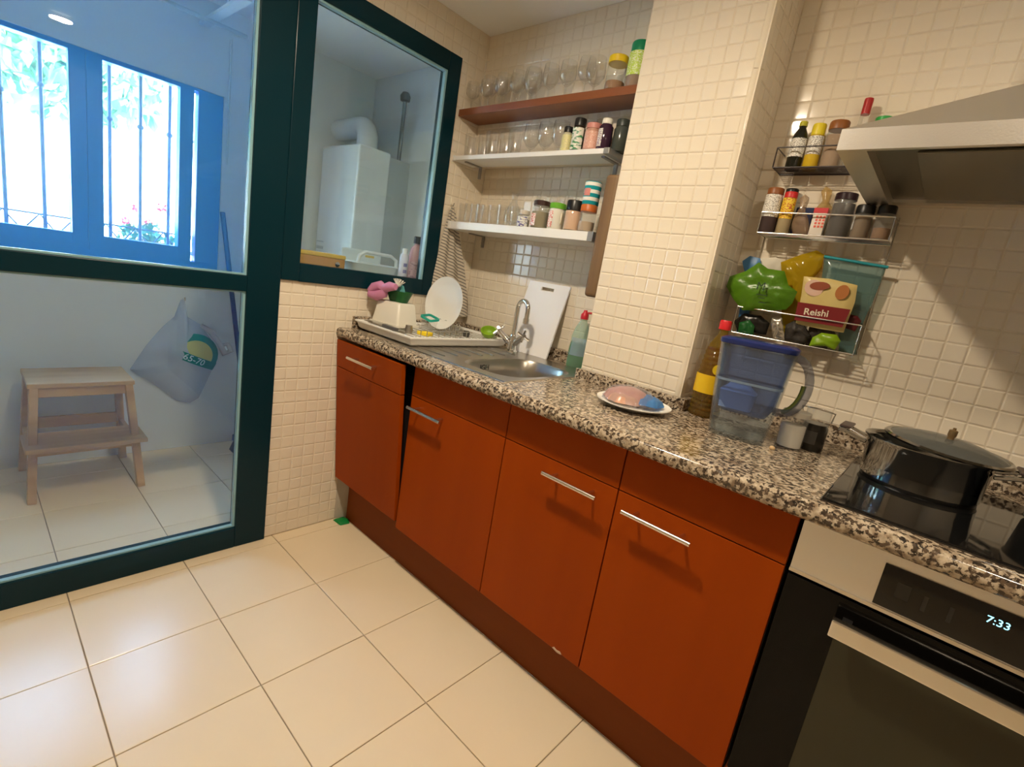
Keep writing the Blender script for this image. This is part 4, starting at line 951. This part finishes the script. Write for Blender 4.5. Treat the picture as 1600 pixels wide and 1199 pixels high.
def band(ol, y, m, name, par, th=.0008):
    pts = [at(px, py, 'y', y) for px, py in ol]; L = origin(par); nb = len(pts)
    a = [(p.x - L.x, y - L.y, p.z - L.z) for p in pts]; b = [(p[0], p[1] + th, p[2]) for p in a]
    mb = MB(); mb.add(a + b, [tuple(range(nb)), tuple(range(2 * nb - 1, nb - 1, -1))] + [(i, (i + 1) % nb, nb + (i + 1) % nb, nb + i) for i in range(nb)]); return part(mb, name, m, par)
YP = -.0262
band([(1247, 472), (1250, 482), (1240, 502), (1318, 513), (1326, 497), (1330, 482)][0:1] + [(1241, 500), (1316, 512), (1329, 484)], YP, cm((.20, .012, .015), .35), 'maroon_band', t)
decal(text_mesh('Reishi', .0265, 'lettering', .016), 'lettering', cm((.80, .72, .55), .5), t, 1275, 489, YP - .0012, (PI / 2, math.radians(-3), 0))
band([(1272 + 15 * math.cos(a), 450 + 13 * math.sin(a)) for a in [2 * PI * k / 16 for k in range(16)]], YP + .0006, cm((.72, .48, .36), .4), 'print_oval', t)
band([(1281 + 16 * math.cos(a), 447 + 6.5 * math.sin(a)) for a in [2 * PI * k / 16 for k in range(16)]], YP - .0006, cm((.30, .07, .03), .4), 'print_mushroom', t)
band([(1316 + 11 * math.cos(a) + 3 * math.sin(a), 457 + 11 * math.sin(a) * .9 - 6 * math.cos(a)) for a in [2 * PI * k / 16 for k in range(16)]], YP - .0002, cm((.45, .16, .04), .4), 'print_mushroom', t)
pouch('snack_pouch', 'black foil pouch lying low in the rack behind the jug lid', 'pouch', [(1150, 530), (1144, 512), (1160, 500), (1186, 504), (1200, 516), (1194, 534)], .004, mat('black_foil', (.015, .014, .012), .25, bump=.3, bscale=40), .014, .012, .006, 50, 11., drop=ZR3 + .0005)
pouch('snack_pouch', 'dark green foil packet with an orange edge low in the rack', 'pouch', [(1152, 524), (1154, 508), (1170, 504), (1178, 514), (1176, 528)], -.019, mat('deep_green_foil', (.01, .10, .02), .3), .007, .006, .004, 60, 12., drop=ZR3 + .0005)
pouch('snack_pouch', 'crumpled silver foil sachet standing in the rack', 'pouch', [(1206, 538), (1202, 512), (1204, 504), (1214, 506), (1220, 504), (1222, 520), (1224, 540)], -.018, cm((.55, .52, .45), .25, metal=.8), .007, .007, .006, 90, 13., drop=ZR3 + .0005)
pouch('snack_pouch', 'dark crinkled clear bag of seeds next to the silver sachet', 'pouch', [(1222, 538), (1226, 514), (1240, 507), (1256, 516), (1266, 532), (1254, 546)], -.006, mat('dark_seed_bag', (.045, .04, .035), .18, bump=.5, bscale=60), .016, .014, .008, 60, 14., drop=ZR3 + .0005)
pouch('snack_pouch', 'second dark seed bag under the maroon lettered pouch', 'pouch', [(1256, 546), (1262, 518), (1276, 510), (1296, 514), (1304, 530), (1290, 552)], .020, mat('brown_seed_bag', (.07, .06, .05), .2, bump=.5, bscale=60), .015, .014, .008, 60, 15., drop=ZR3 + .0005)
pouch('snack_pouch', 'lime green pouch lying at the bottom of the chrome rack', 'pouch', [(1264, 540), (1270, 526), (1284, 519), (1308, 522), (1314, 532), (1304, 546), (1290, 540)], -.0179, mat('lime_foil', (.22, .38, .01), .3), .0095, .010, .005, 50, 16., drop=ZR3 + .0005)
pouch('snack_pouch', 'red and black packet edge behind the maroon lettered pouch', 'pouch', [(1318, 512), (1322, 490), (1340, 494), (1346, 502), (1336, 518)], .0045, cm((.10, .01, .012), .35), .006, .006, .003, 50, 17.)
pouch('snack_pouch', 'small blue packet corner at the rack beside the column', 'pouch', [(1164, 424), (1160, 408), (1172, 400), (1188, 404), (1190, 418), (1180, 430)], .0307, cm((.04, .16, .34), .4), .009, .008, .003, 50, 18., stand=ZR3 + .0005)
pouch('snack_pouch', 'white paper packet behind the green pouch', 'pouch', [(1190, 430), (1188, 404), (1212, 402), (1226, 408), (1228, 432)], .0429, cm((.62, .58, .48), .6), .008, .008, .003, 50, 19., stand=ZR3 + .0005)

# ---------------------------------------------------------------- laundry room beyond the glass
# step stool
t = thing('step_stool', 'small wooden two-step stool standing behind the glass door', 'stool', (-.87, -1.33, 0))
ya, yb = -1.527, -1.127; ta, tb_ = -1.488, -1.180
MB().box(-1.005, -.735, -1.508, -1.160, .482, .502).build('top_board', 'oak', t, bev=.003)
MB().box(-.855, -.655, ya, yb, .232, .252).build('step_board', 'oak', t, bev=.003)
for yf, yt in ((ya + .016, ta), (yb - .016, tb_)):
    MB().bar((-.705, yf, 0), (-.755, yt, .482), .028, .040, (1, 0, 0)).build('leg', 'oak', t, bev=.002)
    MB().bar((-1.085, yf, 0), (-.985, yt, .482), .028, .040, (1, 0, 0)).build('leg', 'oak', t, bev=.002)
    s = .218 / .482; y_ = yf + (yt - yf) * s
    MB().box(-1.035, -.70, y_ - .009, y_ + .009, .195, .232).build('side_rail', 'oak', t, bev=.002)
    MB().box(-.98, -.76, yt - .009, yt + .009, .445, .482).build('side_rail', 'oak', t, bev=.002)
MB().box(-.765, -.747, ta + .012, tb_ - .012, .440, .482).build('front_rail', 'oak', t, bev=.002)
MB().box(-.745, -.727, ya + .04, yb - .04, .192, .232).build('front_rail', 'oak', t, bev=.002)
MB().box(-1.040, -1.022, ya + .03, yb - .03, .215, .265).build('rear_rail', 'oak', t, bev=.002)
# plastic carrier bag on the far wall
bl = [(-.893, .83), (-.92, .74), (-.975, .68), (-1.04, .585), (-1.108, .458), (-1.085, .44), (-1.0, .37), (-.90, .275), (-.837, .258), (-.795, .285), (-.75, .40), (-.715, .50), (-.73, .60), (-.795, .70), (-.865, .745), (-.875, .83)]
t = thing('carrier_bag', 'full white plastic carrier bag with green printed emblem hanging on the wall', 'bag', (XF + .008, -.89, .258))
part(puff(dense([(y + .89, z - .258) for y, z in bl], 4), lambda u, v, w_: (max(w_, -.008) if w_ < 0 else w_, u, v), .105, .004, 9, .014, 14, 3., .55), 'bag', pane('carrier_film', (.86, .90, .94), body=.5, bodycol=(.76, .82, .90), rough=.15), t, smooth=70)
part(MB().tube([(.05, .08, .45), (.07, .12, .42), (.085, .165, .35), (.08, .19, .30), (.10, .215, .32), (.09, .20, .355), (.08, .17, .345)], [.010, .016, .014, .018, .014, .012, .01], 10), 'knotted_handle', pane('handle_film', (.85, .85, .85), body=.6, bodycol=(.66, .66, .66)), t, smooth=70)
part(MB().tube([(-.0085, .008, .575), (.03, .008, .575), (.034, .008, .59)], .005, 8), 'wall_hook', 'chrome', t, smooth=60)
RB = Euler((0, 0, 0)).to_matrix()
def emblem(r0, r1, a0, a1, dx, m, name):
    mb = MB(); n_ = 14; P = []
    for rr in (r0, r1):
        P.append([(rr * math.cos(a0 + (a1 - a0) * k / n_), rr * math.sin(a0 + (a1 - a0) * k / n_)) for k in range(n_ + 1)])
    rt = math.radians(-24); c, s = math.cos(rt), math.sin(rt)
    def f3(u, v): y, z = u * c - v * s, u * s + v * c; return (.112 + dx - .30 * (y * y + z * z) / .1, y + .045, z + .292)
    mb.loft([[f3(*p) for p in P[0]], [f3(*p) for p in P[1]]], closed=False); return part(mb, name, m, t, smooth=60)
emblem(.082, .115, 0, PI, .004, cm((.0, .22, .16), .5), 'green_arch'); emblem(.0, .082, 0, PI, .003, cm((.55, .52, .14), .5), 'yellow_field')
mb = MB(); rt = math.radians(-24); c, s = math.cos(rt), math.sin(rt)
def f4(u, v, d=.004): y, z = u * c - v * s, u * s + v * c; return (.112 + d - .30 * (y * y + z * z) / .1, y + .045, z + .292)
mb.loft([[f4(-.120 + .024 * k, -.044) for k in range(11)], [f4(-.120 + .024 * k, 0) for k in range(11)]], closed=False); part(mb, 'green_strip', cm((.0, .22, .16), .5), t)
tm = text_mesh('65-70', .046, 'lettering'); 
for v_ in tm.vertices: v_.co = Vector(f4(v_.co.x, v_.co.y - .022, .0055 + v_.co.z))
link('lettering', tm, cm((.70, .78, .74), .5), t)
# broom
t = thing('broom', 'dark blue broom leaning against the far laundry wall', 'broom', (-1.02, -.55, 0))
MB().tube([(-1.1078, -.712, 1.31), (-.95, -.585, .09)], .0125, 12).build('stick', 'blueblack', t, smooth=60)
MB().box(-.985, -.925, -.66, -.42, .055, .095).build('head', 'blueblack', t, bev=.006)
MB().hexa([(-.99, -.67, 0), (-.99, -.41, 0), (-.91, -.41, 0), (-.91, -.67, 0)], [(-.975, -.655, .056), (-.975, -.425, .056), (-.935, -.425, .056), (-.935, -.655, .056)]).build('bristles', cm((.02, .02, .03), .9), t)['kind'] = 'stuff'
# ceiling airer
t = thing('ceiling_airer', 'white ceiling clothes airer with long rods and a pull cord', 'clothes airer', (-.95, -1.2, 2.2))
for k, (px, py) in enumerate(((386, 58), (381, 78), (357, 92), (354, 108))):
    q_ = at(px, py, 'z', 2.135 + .012 * (k % 2)); MB().tube([(q_.x, -1.9, q_.z), (q_.x, q_.y, q_.z)], .009, 10).build('rod', cm((.48, .52, .52), .35), t, smooth=60)
e1 = at(372, 66, 'z', 2.14); e3 = at(352, 108, 'z', 2.14)
MB().box(min(e1.x, e3.x) - .02, -.58, -.84, -.80, 2.15, 2.165).box(min(e1.x, e3.x) - .02, -.58, -1.74, -1.70, 2.15, 2.165).build('crossbar', cm((.62, .64, .62), .4), t)
for y_ in (-.82, -1.72): MB().tube([(-.8, y_, 2.16), (-.8, y_, HC - .0005)], .003, 6).build('suspension_cord', 'white', t)
q_ = at(362, 62, 'z', 2.14); MB().tube([(q_.x, q_.y, 2.14), (q_.x, q_.y, 1.55)], .0045, 8).build('pull_cord', cm((.60, .64, .60), .6), t, smooth=60)
# boiler
t = thing('gas_boiler', 'white wall-hung gas boiler with flue seen through the inner window', 'boiler', (-.86, -.07, 1.08))
bw = mat('boiler_enamel', (.72, .76, .76), .25)
MB().box(-1.065, -.655, -.215, -.02, 1.06, 1.782).build('casing', bw, t, bev=.012, seg=3)
MB().box(-1.05, -.67, -.02, .1205, 1.08, 1.765).build('back_frame', cm((.42, .46, .46), .4), t)
for z0, z1 in ((1.205, 1.222), (1.245, 1.252)): MB().box(-1.045, -.965, -.2165, -.215, z0, z1).build('sticker', cm((.40, .44, .46), .5), t)
fp = [(-.80, -.09, 1.775), (-.80, -.09, 1.84)] + [(-.80 - .07 * (1 - math.cos(PI / 2 * k / 6)), -.09, 1.84 + .07 * math.sin(PI / 2 * k / 6)) for k in range(1, 7)] + [(XF - .002, -.09, 1.91)]
MB().tube(fp, .058, 18).build('flue_pipe', bw, t, smooth=50)
MB().tube([(-.70, .06, 1.765), (-.70, .06, 2.10)], .011, 10).lathe([(0, -.02), (.026, -.015), (.03, .01), (.018, .03), (0, .035)], 14, (-.70, .06, 2.10)).build('gas_pipe', cm((.14, .17, .17), .35, metal=.6), t, smooth=50)
# ledge behind the half wall and what stands on it
single(MB().box(-.42, -.102, -.86, .10, 0, .02), 'laundry_ledge', 'white', 'white ledge behind the half wall below the boiler', 'ledge', (0, 0, 1.03), bev=.002)
LZ = 1.0505
def onl(px, x): q_ = at(px, 400, 'x', x); return q_.y
t = thing('wooden_box', 'honey coloured box with a metal latch behind the inner window', 'box', (-.22, onl(500, -.22) - .01, LZ))
part(MB().box(-.06, .06, -.118, .098, 0, .128), 'box', wood('honey_wood', (.42, .19, .03), (.55, .28, .06), .4, 10, (1, .1, 1)), t, bev=.004)
part(MB().box(-.062, .062, -.120, .100, .128, .146), 'lid', cm((.68, .44, .06), .4), t, bev=.004)
part(MB().lathe([(0, 0), (.011, 0), (.011, .004), (0, .006)], 16), 'latch', 'chrome', t).matrix_local = Matrix.Translation((.06, .06, .105)) @ Euler((0, PI / 2, 0)).to_matrix().to_4x4()
t = thing('plastic_basket', 'white handled plastic detergent tub behind the inner window', 'tub', (-.24, onl(578, -.24), LZ))
part(MB().loft([rrect(0, 0, .07, .10, .03, 0), rrect(0, 0, .085, .125, .035, .12), rrect(0, 0, .088, .13, .035, .125), rrect(0, 0, .08, .12, .03, .13)], cap0=True, cap1=True), 'body', cm((.66, .74, .78), .3), t, smooth=45)
part(MB().tube([(.07, -.105, .12), (.078, -.10, .16), (.075, -.07, .178), (.07, .07, .178), (.072, .10, .16), (.07, .105, .12)], .008, 10), 'handle', cm((.70, .76, .80), .3), t, smooth=60)
part(MB().box(.0795, .082, -.065, -.03, .07, .085).box(.083, .085, -.075, -.03, .155, .165), 'label', cm((.62, .48, .14), .5), t)
part(MB().box(-.085, -.07, -.11, .11, .12, .185), 'upright_lid', cm((.66, .74, .78), .3), t, bev=.008)
t = thing('softener_bottle', 'pink softener bottle with a black cap behind the inner window', 'bottle', (-.13, onl(650, -.13), LZ))
part(MB().lathe([(0, 0), (.036, 0), (.038, .01), (.038, .20), (.030, .235), (.015, .25), (.015, .262), (0, .262)], 22, sx=.75), 'body', cm((.55, .30, .32), .3), t, smooth=45)
part(MB().lathe([(.0386, .05), (.0386, .17)], 14, a0=-1.3, a1=.6, sx=.76), 'label', tinyprint('print_pink_bottle', (.58, .36, .38), (.30, .16, .20), 120), t, smooth=60)
part(MB().lathe([(0, .258), (.019, .258), (.019, .288), (.015, .292), (0, .292)], 18), 'cap', 'black', t, smooth=40)
t = thing('spray_can', 'slim white and violet aerosol can beside the softener bottle', 'can', (-.1265, onl(632, -.1265), LZ))
part(MB().lathe([(0, 0), (.021, 0), (.022, .004), (.022, .185), (.016, .20), (0, .20)], 20), 'body', cm((.72, .70, .82), .25), t, smooth=45)
part(MB().lathe([(0, .198), (.013, .198), (.013, .222), (.009, .226), (0, .226)], 16), 'cap', cm((.78, .80, .86), .3), t, smooth=45)
for k in range(5): part(MB().lathe([(.0225, .02 + k * .03), (.0225, .036 + k * .03)], 6, a0=-.6, a1=.25), 'print_mark', cm((.22, .20, .48), .4), t)

# ---------------------------------------------------------------- outside the laundry window
gr = thing('window_grille', 'dark wrought iron grille outside the laundry window', 'grille', (-1.28, -1.3, 1.09))
iron = cm((.03, .07, .12), .5)
for y_ in [-1.76, -1.635, -1.512, -1.387, -1.270, -1.152, -1.033, -.913, -.795]:
    b = MB().tube([(-1.28, y_, 1.055), (-1.28, y_, 1.885)], .008, 8); b.lathe([(0, -.016), (.014, -.006), (.014, .006), (0, .016)], 10, (-1.28, y_, 1.64 if int(y_ * 100) % 2 else 1.70)); b.build('bar', iron, gr, smooth=60)
zg = MB(); ys = [-1.7 + .118 * k for k in range(9)]
for i in range(8): zg.tube([(-1.28, ys[i], 1.075), (-1.28, (ys[i] + ys[i + 1]) / 2, 1.155), (-1.28, ys[i + 1], 1.075)], .0045, 6)
zg.tube([(-1.28, -1.8, 1.155), (-1.28, -.75, 1.155)], .0045, 6); zg.tube([(-1.28, -1.8, 1.07), (-1.28, -.75, 1.07)], .006, 6)
zg.build('lattice', iron, gr, smooth=60)
for z_ in (1.06, 1.88): MB().box(-1.286, -1.2405, -1.85, -.73, z_ - .004, z_ + .004).build('fixing_rail', iron, gr)
struct(MB().box(-5.2, -1.245, -6, 4, -.2, -.05).build('floor_terrace', mat('terrace_stone', (.62, .58, .50), .8)))
struct(MB().box(-4.2, -4.05, -6, 4, -.05, 2.45).build('wall_garden', mat('white_render', (.80, .80, .78), .85)))
# foliage along the top of the garden wall
def leaves(name, label, cat, n_, cen, ext, size, m, seed):
    rnd = random.Random(seed); mb = MB()
    for _ in range(n_):
        while True:
            p = Vector((rnd.uniform(-1, 1), rnd.uniform(-1, 1), rnd.uniform(-1, 1)))
            if p.length < 1: break
        p = Vector((p.x * ext[0], p.y * ext[1], p.z * ext[2])); R = Euler((rnd.uniform(0, 6), rnd.uniform(0, 6), rnd.uniform(0, 6))).to_matrix(); s_ = size * rnd.uniform(.6, 1.3)
        mb.add([R @ Vector(q) * s_ + p for q in ((-1, 0, 0), (-.2, -.45, .1), (1, 0, 0), (-.2, .45, .1))], [(0, 1, 2), (0, 2, 3)])
    t = thing(name, label, cat, cen); o = part(mb, 'leaves', m, t, weld=False); o['kind'] = 'stuff'; return t
lf = mat('leaf_green', (.06, .22, .10), .5); lf2 = mat('leaf_light', (.12, .30, .14), .5)
t = leaves('climbing_plant', 'green climbing plant on the garden wall beyond the left sash', 'plant', 620, (-3.82, -2.55, 2.42), (.18, .75, .42), .085, lf, 3)
part(MB().tube([(-.16, .1, -2.472), (-.15, .15, -1.2), (-.1, 0, -.1)], [.03, .025, .015], 8), 'stem', cm((.12, .08, .05), .9), t)
t = leaves('climbing_plant', 'paler climbing plant on the garden wall beyond the right sash', 'plant', 700, (-3.815, -1.0, 2.34), (.18, .75, .50), .085, lf2, 4)
part(MB().tube([(-.16, .1, -2.392), (-.15, .15, -1.2), (-.1, 0, -.1)], [.03, .025, .015], 8), 'stem', cm((.12, .08, .05), .9), t)
# geranium in a box on the sill outside
q_ = at(232, 350, 'x', -1.42)
t = leaves('geranium', 'geranium with red flowers in a pot outside the right sash', 'plant', 150, (-1.42, q_.y, 1.125), (.07, .15, .06), .026, mat('geranium_leaf', (.03, .22, .10), .5), 9)
part(MB().lathe([(0, -.20), (.05, -.20), (.07, -.05), (.076, -.05), (.076, -.03), (0, -.03)], 20), 'pot', cm((.36, .14, .07), .8), t, smooth=45)
red = cm((.85, .05, .10), .5)
for k, (px, py) in enumerate(((213, 325), (232, 348), (250, 324), (262, 326), (196, 346))):
    q2 = at(px, py, 'x', -1.40); fb = MB(); rnd = random.Random(k)
    for _ in range(16):
        p = Vector((rnd.gauss(0, 1), rnd.gauss(0, 1), rnd.gauss(0, 1))).normalized() * .016; R = Euler((rnd.uniform(0, 6), rnd.uniform(0, 6), 0)).to_matrix()
        fb.add([R @ Vector(v_) * .011 + p for v_ in ((-1, 0, 0), (0, -.8, .2), (1, 0, 0), (0, .8, .2))], [(0, 1, 2), (0, 2, 3)])
    fb.tube([(0, 0, 0), (-.01, (q_.y - q2.y) * .5, (1.125 - q2.z) * .9)], .002, 5)
    o = part(fb, 'flower', red, t, weld=False); o.location = q2 - origin(t)
tag(MB().box(-1.50, -1.2405, -1.25, -.80, .905, .925).build('outer_sill', 'lpaint', bev=.002), 'narrow outer ledge below the laundry window carrying the geranium', 'sill')
# pergola over the terrace
t = thing('pergola', 'pale pergola of thin beams over the terrace', 'pergola', (-2.3, -1.3, -.05))
pw = mat('pergola_paint', (.30, .36, .42), .6)
MB().box(-2.42, -2.36, -4, 2.5, 2.30, 2.36).build('beam', pw, t)
for k in range(16): MB().box(-2.42, -1.245, -3.6 + k * .38, -3.58 + k * .38, 2.365, 2.40).build('rafter', pw, t)
for y_ in (-3.9, 2.4): MB().box(-2.42, -2.36, y_ - .03, y_ + .03, -.05, 2.30).build('post', pw, t)
